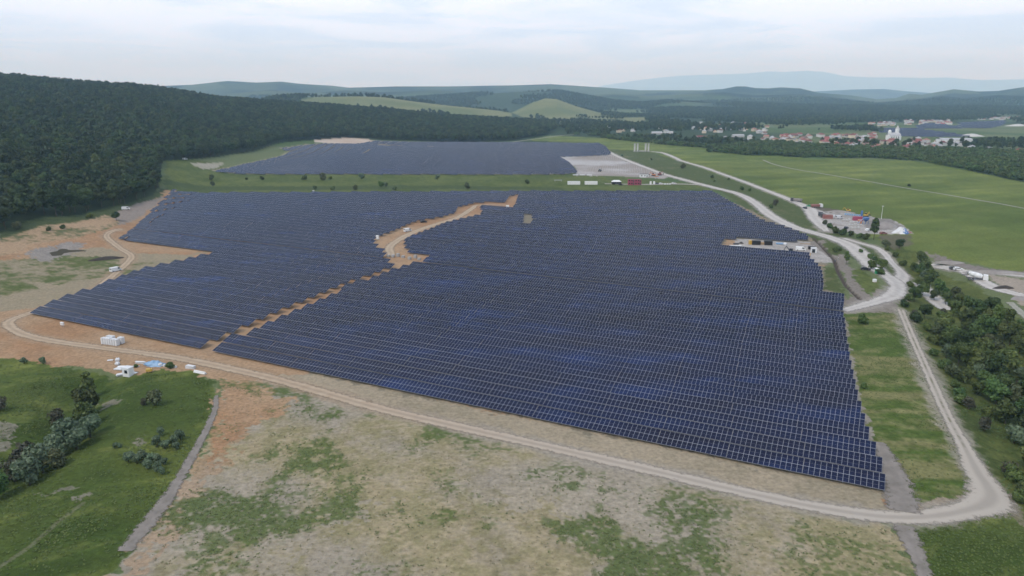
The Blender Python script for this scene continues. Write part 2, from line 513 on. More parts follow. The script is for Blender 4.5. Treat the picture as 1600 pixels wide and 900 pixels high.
# ------------------------------------------------------------------ mesh building
class MB:
    def __init__(self):
        self.v, self.f, self.m = [], [], []

    def add(self, verts, faces, mi=0):
        o = len(self.v)
        self.v.extend([tuple(map(float, p)) for p in verts])
        self.f.extend([tuple(i + o for i in f) for f in faces])
        self.m.extend([mi] * len(faces))
        return self

    def box(self, c, s, rz=0.0, mi=0, top=1.0, bev=0.0):
        """c = centre of the base; top scales the upper face; bev cuts the upright edges."""
        cx, cy, cz = c
        hx, hy = s[0] / 2, s[1] / 2
        if bev > 0:
            ring = [(-hx + bev, -hy), (hx - bev, -hy), (hx, -hy + bev), (hx, hy - bev), (hx - bev, hy), (-hx + bev, hy), (-hx, hy - bev), (-hx, -hy + bev)]
        else:
            ring = [(-hx, -hy), (hx, -hy), (hx, hy), (-hx, hy)]
        ca, sa = math.cos(rz), math.sin(rz)
        n = len(ring)
        vs = [(cx + x * ca - y * sa, cy + x * sa + y * ca, cz) for x, y in ring]
        vs += [(cx + x * top * ca - y * top * sa, cy + x * top * sa + y * top * ca, cz + s[2]) for x, y in ring]
        fs = [tuple(range(n - 1, -1, -1)), tuple(range(n, 2 * n))] + [(i, (i + 1) % n, n + (i + 1) % n, n + i) for i in range(n)]
        return self.add(vs, fs, mi)

    def tube(self, p0, p1, r0, r1=None, n=8, mi=0):
        r1 = r0 if r1 is None else r1
        p0, p1 = Vector(p0), Vector(p1)
        q = (p1 - p0).to_track_quat('Z', 'Y')
        vs = []
        for p, r in ((p0, r0), (p1, r1)):
            for i in range(n):
                a = 2 * math.pi * i / n
                vs.append(tuple(p + q @ Vector((r * math.cos(a), r * math.sin(a), 0))))
        fs = [(i, (i + 1) % n, n + (i + 1) % n, n + i) for i in range(n)] + [tuple(range(n - 1, -1, -1)), tuple(range(n, 2 * n))]
        return self.add(vs, fs, mi)

    def prism(self, prof, x0, x1, mi=0, axis='x'):
        """profile in (y, z) pulled along x (or in (x, z) along y)."""
        n = len(prof)
        if axis == 'x':
            vs = [(x0, a, b) for a, b in prof] + [(x1, a, b) for a, b in prof]
        else:
            vs = [(a, x0, b) for a, b in prof] + [(a, x1, b) for a, b in prof]
        fs = [tuple(range(n)), tuple(range(2 * n - 1, n - 1, -1))] + [(i, n + i, n + (i + 1) % n, (i + 1) % n) for i in range(n)]
        return self.add(vs, fs, mi)

    def mound(self, c, rx, ry, h, seed, rz=0.0, mi=0, n=20, rings=7, rough=0.25):
        rng = random.Random(seed)
        vs = []
        ca, sa = math.cos(rz), math.sin(rz)
        for k in range(rings):
            u = k / (rings - 1)
            for i in range(n):
                a = 2 * math.pi * i / n
                rr = (1 - u) * (1 + rough * (rng.random() - 0.5))
                x, y = rx * rr * math.cos(a), ry * rr * math.sin(a)
                z = h * (math.sin(u * math.pi / 2) ** 1.2) * (1 + rough * (rng.random() - 0.5)) if k else -0.3
                vs.append((c[0] + x * ca - y * sa, c[1] + x * sa + y * ca, c[2] + z))
        fs = [(k * n + i, k * n + (i + 1) % n, (k + 1) * n + (i + 1) % n, (k + 1) * n + i) for k in range(rings - 1) for i in range(n)]
        return self.add(vs, fs, mi)

    def mesh(self, name, mats, smooth=False):
        me = bpy.data.meshes.new(name)
        me.from_pydata(self.v, [], self.f)
        for m in (mats if isinstance(mats, (list, tuple)) else [mats]):
            me.materials.append(m)
        me.polygons.foreach_set('material_index', self.m)
        if smooth:
            me.polygons.foreach_set('use_smooth', [True] * len(self.f))
        me.update()
        return me

    def build(self, name, mats, parent=None, smooth=False):
        o = bpy.data.objects.new(name, self.mesh(name, mats, smooth))
        COL.objects.link(o)
        if parent is not None:
            o.parent = parent
        return o


def np_mesh(name, verts, quads, mats, mi=None, smooth=False):
    me = bpy.data.meshes.new(name)
    verts = np.asarray(verts, np.float32); quads = np.asarray(quads, np.int32)
    me.vertices.add(len(verts))
    me.vertices.foreach_set('co', verts.ravel())
    k = quads.shape[1]
    me.loops.add(quads.size)
    me.loops.foreach_set('vertex_index', quads.ravel())
    me.polygons.add(len(quads))
    me.polygons.foreach_set('loop_start', np.arange(0, quads.size, k, dtype=np.int32))
    me.polygons.foreach_set('loop_total', np.full(len(quads), k, np.int32))
    for m in (mats if isinstance(mats, (list, tuple)) else [mats]):
        me.materials.append(m)
    if mi is not None:
        me.polygons.foreach_set('material_index', np.asarray(mi, np.int32))
    if smooth:
        me.polygons.foreach_set('use_smooth', np.ones(len(quads), bool))
    me.update(calc_edges=True)
    me.validate()
    return me


def link(name, data, parent=None):
    o = bpy.data.objects.new(name, data)
    COL.objects.link(o)
    if parent is not None:
        o.parent = parent
    return o


def tag(o, label=None, cat=None, group=None, kind=None):
    if label: o['label'] = label
    if cat: o['category'] = cat
    if group: o['group'] = group
    if kind: o['kind'] = kind
    return o


def thing(name, label, cat, loc, rz=0.0, group=None, sc=1.0):
    o = bpy.data.objects.new(name, None)
    COL.objects.link(o)
    o.empty_display_size = 0.5
    o.location = loc
    o.rotation_euler = (0, 0, rz)
    o.scale = (sc, sc, sc)
    return tag(o, label, cat, group)


KIDS = {}


def remember(root):
    """Children of a thing, noted once so that copies do not search the whole scene."""
    KIDS[root.name] = [(c, list(c.children)) for c in root.children]
    return root


def dup(root, loc, rz, label=None, group=None, sc=None):
    r = root.copy(); COL.objects.link(r)
    r.location = loc; r.rotation_euler = (0, 0, rz)
    if sc is not None: r.scale = (sc, sc, sc) if not isinstance(sc, tuple) else sc
    if label: r['label'] = label
    if group: r['group'] = group
    if root.name not in KIDS:
        remember(root)
    for c, gs in KIDS[root.name]:
        d = c.copy(); COL.objects.link(d); d.parent = r
        for g in gs:
            e = g.copy(); COL.objects.link(e); e.parent = d
    return r


def P3(px, py, dz=0.0):
    x, y = G(px, py)
    return (float(x), float(y), float(H(x, y)) + dz)
# ================================================================== GROUND
FIELD_PX = [(36, 492), (305, 549.5), (1385, 774), (1374, 715), (1359, 686), (1350, 652), (1337, 612), (1327, 562), (1317, 490), (1318, 463), (1285, 456), (1286, 438), (1282, 420),
            (1264, 403), (1264, 399), (1170, 390), (1126, 384), (1133, 373), (1263, 378), (1262, 370), (1226, 356), (1190, 346), (1150, 322), (1112, 300),
            (800, 300), (266, 303), (238, 328), (224, 342), (183, 375), (336, 395), (300, 404), (210, 425), (120, 457)]
FIELD = [tuple(G(*p, 0.6)) for p in FIELD_PX]
HOLES_PX = [
    [(586, 384), (588, 372), (612, 364), (640, 352), (652, 347), (690, 341), (712, 334), (716, 325), (740, 319), (760, 317.5), (790, 318), (798, 307), (806, 306), (800, 327),
     (748, 324), (749, 337), (712, 346), (690, 352), (668, 362), (630, 376), (630, 394), (667, 402), (655, 412), (638, 416), (626, 420), (616, 412), (602, 409), (604, 396)],
    [(819, 336), (830, 336), (828, 351), (818, 351)],
]
HOLES = [[tuple(G(*p, 0.3)) for p in h] for h in HOLES_PX]
PATH_PX = [(312, 551), (418.5, 502), (440, 492), (458, 484), (477, 476), (495, 468), (511, 461), (529, 453), (543, 447), (558, 441), (580, 435), (601, 426), (616, 421)]
FAR_PX = [(331, 271.5), (385, 258), (440, 246), (452, 240), (436, 238.5), (470, 233.5), (505, 230), (560, 227.5), (585, 223.5), (700, 222.5), (800, 222.8), (935, 224), (946, 229), (955, 240), (951, 242), (874, 245),
          (890, 255), (903, 270), (880, 272.5), (600, 272.5)]
FARF = [tuple(G(*p, 1.0)) for p in FAR_PX]

TRACKS = {  # centre lines seen in the photograph -> (points, widths in metres)
    'dirt_track': ([(190, 362), (172, 368), (168, 375), (186, 387), (205, 399), (198, 411), (184, 424), (150, 450), (100, 470), (50, 488), (18, 500), (14, 509), (35, 522), (80, 533), (170, 545), (280, 560),
                    (400, 585), (500, 612), (600, 640), (720, 668), (850, 697), (1000, 731), (1150, 766), (1280, 793), (1390, 808), (1470, 805), (1528, 788), (1551, 768), (1545, 750), (1530, 730),
                    (1508, 690), (1480, 640), (1452, 580), (1425, 520), (1408, 480)],
                   [4.0] * 7 + [4.2] * 9 + [4.6] * 8 + [5.2, 6.2, 7.0, 9.0, 9.5, 7.0, 4.2, 3.4, 3.2, 3.2, 3.2, 3.6]),
    'gravel_road': ([(938, 230), (952, 238), (978, 250), (1040, 273), (1110, 292), (1150, 302), (1178, 316), (1205, 338), (1240, 355), (1290, 369), (1325, 382), (1352, 402), (1372, 420), (1396, 431), (1404, 445),
                     (1394, 460), (1362, 473), (1318, 485)],
                    [7, 7, 7, 7, 8, 8, 8, 9, 9, 9, 10, 13, 10, 10, 8, 8, 6, 4.5]),
    'gravel_lane': ([(1318, 372), (1345, 380), (1372, 388), (1394, 401), (1412, 417), (1406, 432)], [3, 4, 4.5, 5, 6.5, 8]),
    'upper_road': ([(1018, 237), (1035, 239), (1056, 247), (1064, 251), (1100, 262), (1140, 276), (1200, 299), (1240, 315), (1264, 326), (1272, 340), (1283, 353), (1292, 362)],
                   [7, 6.5, 6, 5.5, 5.5, 5.5, 6, 7, 11, 10, 8, 5]),
    'meadow_path': ([(1192, 250), (1210, 257), (1245, 265), (1300, 274), (1400, 291), (1500, 308), (1600, 326), (1700, 344)], [3.0] * 8),
    'valley_path': ([(800, 222), (835, 217.5), (870, 212.8), (897, 210.5)], [6, 6, 6, 6]),
    'haul_road': ([(1448, 402), (1470, 408), (1500, 418), (1530, 424), (1600, 432), (1700, 441)], [4.5, 5, 5, 4, 4, 4]),
    'loading_lane': ([(1505, 420), (1530, 434), (1552, 446), (1580, 456), (1640, 470)], [4, 6, 7, 6, 6]),
    'field_path': ([(338, 618), (336, 640), (326, 665), (308, 700), (282, 745), (260, 780), (232, 815), (195, 860)], [1.2, 1.8, 2.0, 2.0, 2.4, 3.0, 3.2, 3.0]),
    'drain_bed': ([(1374, 690), (1386, 715), (1398, 745), (1408, 780), (1412, 800)], [3.0, 4.5, 6.0, 6.5, 6.0]),
    'drain_outfall': ([(1412, 822), (1424, 850), (1438, 880), (1450, 915)], [4.0, 3.4, 3.0, 2.8]),
    'field_lane': ([(612, 399), (610, 385), (640, 366), (680, 351), (715, 340), (738, 326), (748, 321), (795, 321)], [5, 5, 6, 5, 5, 5, 3, 2.5]),
    'container_lane': ([(945, 287.5), (1000, 288.5), (1060, 288), (1090, 289)], [5, 5, 5, 6]),
    'stream_bank': ([(1440, 428), (1456, 445), (1470, 457), (1480, 466)], [7, 8, 8, 5]),
    'hedge_path': ([(1578, 470), (1600, 490), (1640, 525)], [3, 3, 3]),
}


def smooth_line(pts, ws, step):
    """Catmull-Rom through ground points, resampled about every STEP metres."""
    P = [np.asarray(p, float) for p in pts]
    P = [2 * P[0] - P[1]] + P + [2 * P[-1] - P[-2]]
    out, wo = [], []
    for i in range(1, len(P) - 2):
        n = max(2, int(np.hypot(*(P[i + 1] - P[i])) / step))
        for k in range(n):
            t = k / n
            a, b, c, d = P[i - 1], P[i], P[i + 1], P[i + 2]
            out.append(0.5 * (2 * b + (c - a) * t + (2 * a - 5 * b + 4 * c - d) * t * t + (3 * b - a - 3 * c + d) * t ** 3))
            wo.append(ws[i - 1] * (1 - t) + ws[i] * t)
    out.append(P[-2]); wo.append(ws[-1])
    return np.array(out), np.array(wo)


LINES = {k: smooth_line([G(*p) for p in pts], ws, 1.5 if k not in ('valley_path', 'upper_road', 'meadow_path') else 4.0) for k, (pts, ws) in TRACKS.items()}


WEED_PX = [  # outlines of green patches on the foreground, strength, softness
    ([(1010, 765), (1040, 748), (1090, 745), (1150, 765), (1168, 800), (1160, 850), (1170, 905), (1170, 960), (1010, 960), (1008, 830)], 0.62, 7),
    ([(975, 845), (983, 838), (984, 905), (984, 950), (925, 950), (930, 890)], 0.62, 3), ([(440, 640), (480, 622), (515, 632), (500, 645), (460, 655)], 0.60, 5), ([(395, 700), (430, 685), (445, 700), (415, 725), (385, 730)], 0.60, 4),
    ([(240, 880), (330, 790), (480, 755), (530, 770), (440, 810), (380, 850), (330, 905), (220, 905)], 0.52, 8), ([(690, 690), (740, 672), (800, 690), (860, 700), (800, 712), (720, 700)], 0.55, 6),
    ([(650, 735), (700, 725), (745, 745), (690, 755)], 0.56, 5), ([(560, 830), (640, 810), (700, 815), (640, 845), (590, 860)], 0.50, 6), ([(1210, 800), (1300, 815), (1400, 830), (1440, 960), (1220, 960), (1190, 850)], 0.50, 8),
    ([(450, 775), (520, 760), (520, 772), (440, 798)], 0.6, 3), ([(600, 640), (660, 655), (650, 668), (600, 660)], 0.42, 6), ([(300, 845), (420, 790), (450, 800), (330, 870)], 0.5, 6), ([(820, 860), (880, 840), (900, 870), (840, 890)], 0.46, 6),
    ([(900, 735), (960, 738), (980, 760), (930, 765)], 0.42, 5), ([(470, 870), (640, 850), (700, 880), (640, 940), (480, 940)], 0.42, 9)]
WEED_PG = [([tuple(G(*p)) for p in pg], s, j) for pg, s, j in WEED_PX]


def weed_density(x, y):
    d = 0.10 + 0.62 * sstep(0.40, 0.75, fbm(x, y, 16, 4, 61, 0.6))
    jx = (fbm(x, y, 5, 3, 171) - 0.5) * 2; jy = (fbm(x, y, 5, 3, 181) - 0.5) * 2
    for pg, s, j in WEED_PG:
        mem = 0.0
        for q in range(7):
            a_ = q * 2.4; ra_ = j * 0.9 * math.sqrt((q + 0.3) / 7)
            mem = mem + in_poly(x + jx * j * 0.7 + ra_ * math.cos(a_), y + jy * j * 0.7 + ra_ * math.sin(a_), pg) / 7.0
        d = np.maximum(d, mem * s * (0.45 + 1.0 * fbm(x, y, 6, 4, 65, 0.6)))
    return d


def build_ground():
    az = np.concatenate([np.linspace(-180, -47, 60, endpoint=False), np.arange(-47, 47, 0.105), np.linspace(47, 180, 60)])
    az = np.radians(az)
    dep = np.arange(46.0, 3.2, -0.055)
    rr = np.concatenate([[4, 20, 40, 60], CAM_H / np.tan(np.radians(dep)), np.geomspace(CAM_H / math.tan(R(3.19)), 44500, 340)[1:]])
    AA, RR = np.meshgrid(az, rr)
    X = (np.sin(AA) * RR).ravel(); Y = (np.cos(AA) * RR).ravel()
    Z = H(X, Y)
    na, nr = len(az), len(rr)
    i = np.arange(nr - 1)[:, None] * na + np.arange(na - 1)[None, :]
    quads = np.stack([i, i + 1, i + na + 1, i + na], -1).reshape(-1, 4)
    C = ground_colour(X, Y, Z)
    me = np_mesh('ground', np.stack([X, Y, Z], 1), quads[:, ::-1], [ground_material()], smooth=True)
    at = me.color_attributes.new('soil', 'FLOAT_COLOR', 'POINT')
    at.data.foreach_set('color', np.concatenate([C, np.ones((len(C), 1))], 1).astype(np.float32).ravel())
    return tag(link('ground', me), kind='structure')


def ground_material():
    m = bpy.data.materials.new('ground')
    m.use_nodes = True
    t = m.node_tree
    b = t.nodes['Principled BSDF']
    b.inputs['Roughness'].default_value = 0.95
    b.inputs['Specular IOR Level'].default_value = 0.1
    at = node(t, 'ShaderNodeAttribute', attribute_name='soil')
    geo = node(t, 'ShaderNodeNewGeometry')
    n = node(t, 'ShaderNodeTexNoise', i_Scale=0.9, i_Detail=6.0, i_Roughness=0.7)
    t.links.new(geo.outputs['Position'], n.inputs['Vector'])
    mr = node(t, 'ShaderNodeMapRange')
    mr.inputs['From Min'].default_value = 0.25; mr.inputs['From Max'].default_value = 0.75
    mr.inputs['To Min'].default_value = 0.62; mr.inputs['To Max'].default_value = 1.38
    t.links.new(n.outputs['Fac'], mr.inputs['Value'])
    hs = node(t, 'ShaderNodeHueSaturation')
    t.links.new(at.outputs['Color'], hs.inputs['Color'])
    t.links.new(mr.outputs[0], hs.inputs['Value'])
    t.links.new(hs.outputs['Color'], b.inputs['Base Color'])
    bp = node(t, 'ShaderNodeBump', i_Strength=0.6, i_Distance=0.35)
    t.links.new(n.outputs['Fac'], bp.inputs['Height'])
    t.links.new(bp.outputs[0], b.inputs['Normal'])
    return m


def ground_colour(X, Y, Z):
    N = len(X)
    r = np.hypot(X, Y)
    C = np.zeros((N, 3))
    near = r < 1000
    wx = np.zeros(N); wy = np.zeros(N)
    wx[near] = (fbm(X[near], Y[near], 9, 4, 101, 0.65) - 0.5); wy[near] = (fbm(X[near], Y[near], 9, 4, 131, 0.65) - 0.5)
    jx = np.zeros(N); jy = np.zeros(N)
    jx[near] = vnoise(X[near] / 1.1, Y[near] / 1.1, 141) + vnoise(X[near] / 2.7, Y[near] / 2.7, 142) - 1
    jy[near] = vnoise(X[near] / 1.1, Y[near] / 1.1, 151) + vnoise(X[near] / 2.7, Y[near] / 2.7, 152) - 1
    nf = fbm(X, Y, 3.2, 3, 7, 0.7)            # tufts
    nm = fbm(X, Y, 26, 4, 17)                 # patches
    nl = fbm(X, Y, 170, 4, 27)                # fields
    nh = fbm(X, Y, 900, 5, 37)                # land use on the far plain

    def lerp(a, b, f):
        return np.asarray(a)[None] * (1 - f[:, None]) + np.asarray(b)[None] * f[:, None]

    def mask(pts, warp=6.0, jit=2.0, world=False):
        pg = pts if world else poly(pts)
        a = np.array(pg)
        m = (X > a[:, 0].min() - 12) & (X < a[:, 0].max() + 12) & (Y > a[:, 1].min() - 12) & (Y < a[:, 1].max() + 12)
        k = np.nonzero(m)[0]
        k = k[in_poly(X[k] + wx[k] * warp + jx[k] * jit, Y[k] + wy[k] * warp + jy[k] * jit, pg)]
        return k

    def put(k, col):
        C[k] = col if np.ndim(col) == 1 else col[k]

    # farmland and woods of the plain
    farm = lerp((0.060, 0.094, 0.032), (0.105, 0.125, 0.055), sstep(0.42, 0.62, nl))
    wood = lerp((0.020, 0.036, 0.015), (0.038, 0.060, 0.024), nm)
    dens = sstep(0.44, 0.56, nh + 0.25 * (nl - 0.5))
    C[:] = farm * (1 - dens[:, None]) + wood * dens[:, None]
    k = np.nonzero(r > 5200)[0]
    C[k] = lerp((0.008, 0.019, 0.010), (0.044, 0.062, 0.028), sstep(0.38, 0.62, fbm(X, Y, 300, 5, 47)))[k]
    fld = np.nonzero((r > 5200) & (fbm(X, Y, 600, 2, 57) > 0.67))[0]
    C[fld] = (0.065, 0.085, 0.042)
    # meadow beside the farm
    meadow = lerp((0.073, 0.103, 0.021), (0.118, 0.142, 0.034), sstep(0.3, 0.7, 0.55 * nl + 0.45 * nm))
    mw_ = fbm(X * 0.30 + Y * 0.10, (Y - 0.35 * X) * 1.6, 30, 4, 29, 0.6)
    meadow = meadow * (0.72 + 0.56 * mw_)[:, None] + (sstep(0.55, 0.75, mw_) * 0.014)[:, None] * np.array((1.3, 1.0, 0.4))
    meadow = meadow * (0.86 + 0.28 * nf)[:, None]
    put(mask([(860, 212), (960, 216), (1060, 222), (1110, 228), (1140, 239), (1260, 247), (1400, 250), (1450, 254), (1520, 268), (1600, 285), (1800, 330), (1800, 480), (1600, 432), (1500, 405), (1420, 392), (1360, 372),
              (1280, 330), (1200, 306), (1100, 290), (1000, 262), (940, 236), (880, 222), (820, 219)], 8), meadow)
    # strip of rough grass between the two roads and between the two fields
    rough = lerp((0.062, 0.080, 0.026), (0.120, 0.115, 0.058), sstep(0.50, 0.78, 0.5 * nf + 0.5 * nm))
    put(mask([(930, 232), (1010, 236), (1070, 254), (1200, 302), (1262, 328), (1300, 360), (1360, 380), (1420, 410), (1400, 440), (1310, 392), (1200, 350), (1120, 296), (1030, 272)], 4), rough)
    strip = lerp((0.052, 0.074, 0.018), (0.094, 0.112, 0.032), sstep(0.3, 0.7, 0.5 * nm + 0.5 * nf))
    put(mask([(256, 303), (262, 266), (330, 262), (380, 272), (900, 271), (1090, 288), (1120, 298)], 5), strip)
    put(mask([(258, 292), (700, 290), (880, 293), (880, 297), (700, 295), (258, 298)], 4), lerp((0.034, 0.052, 0.016), (0.06, 0.08, 0.028), nf))
    # trodden earth round the panels
    earth = lerp((0.30, 0.200, 0.120), (0.27, 0.160, 0.088), sstep(0.35, 0.65, nm))
    earth = earth * (0.80 + 0.40 * nf)[:, None]
    sand = lerp((0.285, 0.235, 0.165), (0.225, 0.190, 0.130), sstep(0.3, 0.7, 0.5 * nm + 0.5 * nf))
    put(mask([(-600, 560), (-200, 445), (0, 392), (70, 362), (140, 350), (205, 330), (262, 304), (1110, 300), (1265, 372), (1290, 400), (1300, 440), (1322, 470), (1330, 520), (1345, 600), (1362, 680), (1400, 800),
              (1100, 775), (900, 735), (700, 690), (520, 640), (430, 615), (330, 590), (200, 580), (0, 562)], 5), earth)
    # paler, drier ground under the eastern block
    east = lerp((0.20, 0.17, 0.125), (0.155, 0.135, 0.095), nf)
    put(mask([(470, 600), (640, 420), (700, 410), (800, 330), (1110, 300), (1265, 372), (1290, 400), (1300, 440), (1322, 470), (1328, 520), (1340, 600), (1356, 680), (1395, 780), (1100, 715), (700, 625)], 4, 4), east)
    put(mask([(1316, 488), (1324, 488), (1336, 560), (1350, 620), (1360, 670), (1372, 690), (1390, 770), (1370, 770), (1352, 690), (1330, 600)], 2, 2), lerp((0.27, 0.24, 0.20), (0.20, 0.18, 0.145), nf))
    put(mask([(400, 588), (480, 582), (600, 606), (760, 640), (1000, 690), (1385, 768), (1402, 800), (1270, 800), (1000, 748), (760, 696), (560, 646), (430, 612)], 4, 4), sand)
    # weathered slope by the wood, with scrub and a grassy flat
    slope = lerp((0.30, 0.21, 0.13), (0.085, 0.095, 0.040), sstep(0.46, 0.62, 0.6 * nm + 0.4 * nf))
    put(mask([(-200, 440), (0, 381), (70, 360), (140, 350), (215, 328), (262, 305), (225, 338), (175, 362), (120, 378), (60, 390), (0, 412), (-200, 480)], 5), slope)
    put(mask([(0, 372), (60, 355), (140, 345), (215, 322), (262, 300), (255, 310), (205, 335), (140, 354), (70, 366), (0, 388)], 5), lerp((0.03, 0.045, 0.017), (0.07, 0.085, 0.033), nf))
    put(mask([(175, 345), (215, 326), (258, 312), (245, 325), (215, 345), (190, 357)], 3), lerp((0.24, 0.20, 0.17), (0.19, 0.16, 0.135), nf))
    pale = lerp((0.27, 0.215, 0.145), (0.20, 0.175, 0.115), nf)
    put(mask([(-100, 445), (40, 412), (150, 388), (200, 395), (290, 398), (330, 392), (240, 418), (170, 455), (60, 480), (-100, 500)], 5), pale)
    fm_ = sstep(0.40, 0.60, 0.55 * fbm(X * 0.6, Y * 1.2, 18, 4, 83) + 0.45 * nf)[:, None]
    flat = lerp((0.060, 0.084, 0.022), (0.110, 0.118, 0.045), nf) * (1 - fm_) + pale * fm_
    put(mask([(-100, 428), (30, 412), (110, 402), (180, 402), (196, 412), (270, 404), (300, 401), (250, 412), (190, 430), (130, 437), (100, 445), (40, 440), (60, 452), (0, 466), (-100, 470)], 8), flat)
    put(mask([(40, 402), (110, 384), (134, 385), (118, 400), (60, 414)], 6, 5), lerp((0.24, 0.215, 0.19), (0.19, 0.17, 0.15), nf))
    # foreground: thin straw and clay with weeds
    straw = lerp((0.285, 0.235, 0.145), (0.205, 0.180, 0.098), sstep(0.3, 0.7, nf))
    clay = lerp((0.285, 0.247, 0.190), (0.220, 0.190, 0.145), nf)
    w_ = sstep(0.38, 0.62, 0.75 * nm + 0.25 * nf)[:, None]
    fore = straw * w_ + clay * (1 - w_)
    # faint tracks of wheels across it
    ruts = fbm((X * 0.80 + Y * 0.6) * 0.9, (Y * 0.80 - X * 0.6) * 0.10, 3.0, 3, 63)
    fore = fore * (0.86 + 0.28 * ruts)[:, None]
    FG = [(340, 590), (440, 600), (520, 621), (700, 667), (900, 712), (1100, 757), (1280, 796), (1392, 820), (1412, 850), (1440, 910), (1480, 1100), (100, 1100), (160, 905), (200, 862), (262, 782), (310, 705), (340, 640)]
    put(mask(FG, 3, 3), fore)
    put(mask([(335, 575), (430, 612), (470, 628), (440, 645), (400, 660), (360, 690), (330, 730), (322, 710), (342, 650)], 6, 5), earth)
    k = mask([(342, 640), (395, 655), (372, 700), (322, 760), (290, 805), (245, 860), (200, 920), (150, 920), (205, 862), (262, 782), (310, 705)], 7, 6)
    C[k] = C[k] * 0.45 + earth[k] * 0.55
    for pg in ([(790, 760), (850, 735), (930, 750), (900, 790), (820, 790)], [(480, 800), (560, 770), (620, 790), (560, 815), (470, 830)], [(870, 800), (1000, 770), (1000, 905), (985, 905), (980, 835), (920, 850)],
               [(350, 870), (420, 850), (480, 860), (440, 905), (350, 905)]):
        k = mask(pg, 12, 9)
        C[k] = C[k] * 0.3 + clay[k] * 0.78
    kf = np.nonzero((r < 330) & in_poly(X, Y, poly(FG)))[0]
    wd = weed_density(X[kf], Y[kf])
    weeds = lerp((0.047, 0.080, 0.018), (0.100, 0.122, 0.038), 0.5 * nm + 0.5 * nf)
    grain = 0.6 * vnoise(X[kf] / 0.75, Y[kf] / 0.75, 162) + 0.4 * nf[kf]
    f = (sstep(-0.20, 0.16, wd - grain) * np.clip(0.28 + 0.95 * wd, 0, 0.9))[:, None]
    C[kf] = C[kf] * (1 - f) + weeds[kf] * f
    # grassy bank at the lower left
    bank = lerp((0.040, 0.063, 0.013), (0.092, 0.112, 0.026), sstep(0.3, 0.7, 0.45 * nm + 0.55 * fbm(X, Y, 45, 3, 71)))
    bk2 = fbm(X * 0.55 + Y * 0.2, Y * 1.1 - X * 0.5, 7, 4, 73, 0.65)
    bank = bank * (0.62 + 0.38 * nf + 0.45 * bk2)[:, None]
    bank = bank + (sstep(0.56, 0.72, bk2) * 0.030)[:, None] * np.array((1.2, 1.05, 0.35))
    put(mask([(-500, 600), (0, 559), (60, 566), (150, 582), (200, 586), (250, 578), (300, 580), (328, 596), (336, 620), (334, 645), (308, 702), (262, 780), (205, 850), (158, 905), (50, 1100), (-600, 1100)], 3), bank)
    for pg in ([(-20, 655), (8, 655), (16, 668), (5, 682), (-20, 690)], [(-20, 690), (15, 682), (12, 695), (-20, 705)], [(205, 685), (218, 682), (220, 694), (206, 696)], [(105, 780), (132, 770), (135, 778), (110, 788)],
               [(60, 765), (140, 758), (95, 770)], [(150, 620), (185, 612), (180, 625), (155, 628)]):
        put(mask(pg, 4), lerp((0.20, 0.18, 0.14), (0.12, 0.12, 0.075), nf))
    k = np.nonzero(seg_dist(X, Y, [tuple(G(*p)) for p in ((130, 785), (90, 815), (45, 855), (0, 885))]) < 0.5)[0]
    C[k] = C[k] * 0.5 + np.array((0.08, 0.075, 0.05))
    # mown strip at the right of the panels, with hay streaks along the rows of the picture's far edge
    streak = fbm(X * 0.16, Y * 1.05, 5.0, 4, 81, 0.6)
    mown = lerp((0.060, 0.092, 0.018), (0.150, 0.145, 0.060), sstep(0.38, 0.64, 0.7 * streak + 0.3 * nf))
    mown = mown * (0.8 + 0.4 * nf)[:, None]
    put(mask([(1318, 490), (1362, 478), (1402, 482), (1422, 522), (1450, 585), (1478, 645), (1506, 695), (1524, 735), (1512, 768), (1465, 790), (1425, 795), (1412, 770), (1392, 720), (1366, 690), (1350, 640), (1330, 560)], 3), mown)
    put(mask([(1420, 790), (1470, 782), (1520, 760), (1520, 775), (1470, 800), (1420, 805)], 3), lerp((0.20, 0.16, 0.11), (0.26, 0.215, 0.16), nf))
    # rough land right of the track, and the lower right corner
    rank = lerp((0.046, 0.064, 0.017), (0.094, 0.108, 0.030), sstep(0.3, 0.7, 0.5 * nm + 0.5 * nf))
    put(mask([(1405, 470), (1430, 440), (1385, 385), (1430, 392), (1470, 415), (1530, 445), (1600, 500), (1900, 700), (1900, 1100), (1560, 800), (1568, 765), (1545, 725), (1480, 620), (1430, 520)], 4), rank)
    put(mask([(1418, 826), (1480, 820), (1550, 800), (1580, 785), (1700, 830), (1900, 1100), (1500, 1100), (1452, 905)], 3), bank)
    put(mask([(1545, 735), (1590, 765), (1640, 830), (1620, 835), (1575, 790), (1560, 770)], 4), lerp((0.20, 0.165, 0.12), (0.11, 0.11, 0.05), nf))
    # bare ground: compound, yards, quarry edge, unbuilt part of the far field
    gravel = lerp((0.34, 0.315, 0.29), (0.25, 0.23, 0.21), sstep(0.3, 0.7, 0.5 * nm + 0.5 * nf))
    put(mask([(1256, 328), (1275, 324), (1310, 330), (1350, 336), (1400, 345), (1420, 358), (1425, 366), (1375, 366), (1345, 366), (1310, 361), (1290, 348), (1270, 345)], 3), gravel)
    put(mask([(1352, 338), (1392, 342), (1412, 354), (1380, 360), (1352, 356)], 3), lerp((0.22, 0.20, 0.18), (0.16, 0.145, 0.13), nf))
    put(mask([(1280, 392), (1340, 368), (1430, 368), (1425, 378), (1390, 380), (1350, 378)], 3) if False else mask([(1372, 368), (1420, 367), (1425, 382), (1400, 390), (1378, 378)], 3), lerp((0.12, 0.10, 0.07), (0.08, 0.085, 0.04), nf))
    put(mask([(1240, 318), (1310, 327), (1318, 333), (1290, 331)], 3), lerp((0.12, 0.10, 0.075), (0.08, 0.075, 0.05), nf))
    put(mask([(1128, 386), (1134, 374), (1180, 372), (1262, 378), (1290, 388), (1308, 402), (1308, 412), (1270, 408), (1262, 401), (1150, 391)], 1), gravel)
    put(mask([(1128, 386), (1134, 374), (1150, 374), (1146, 388)], 1), earth)
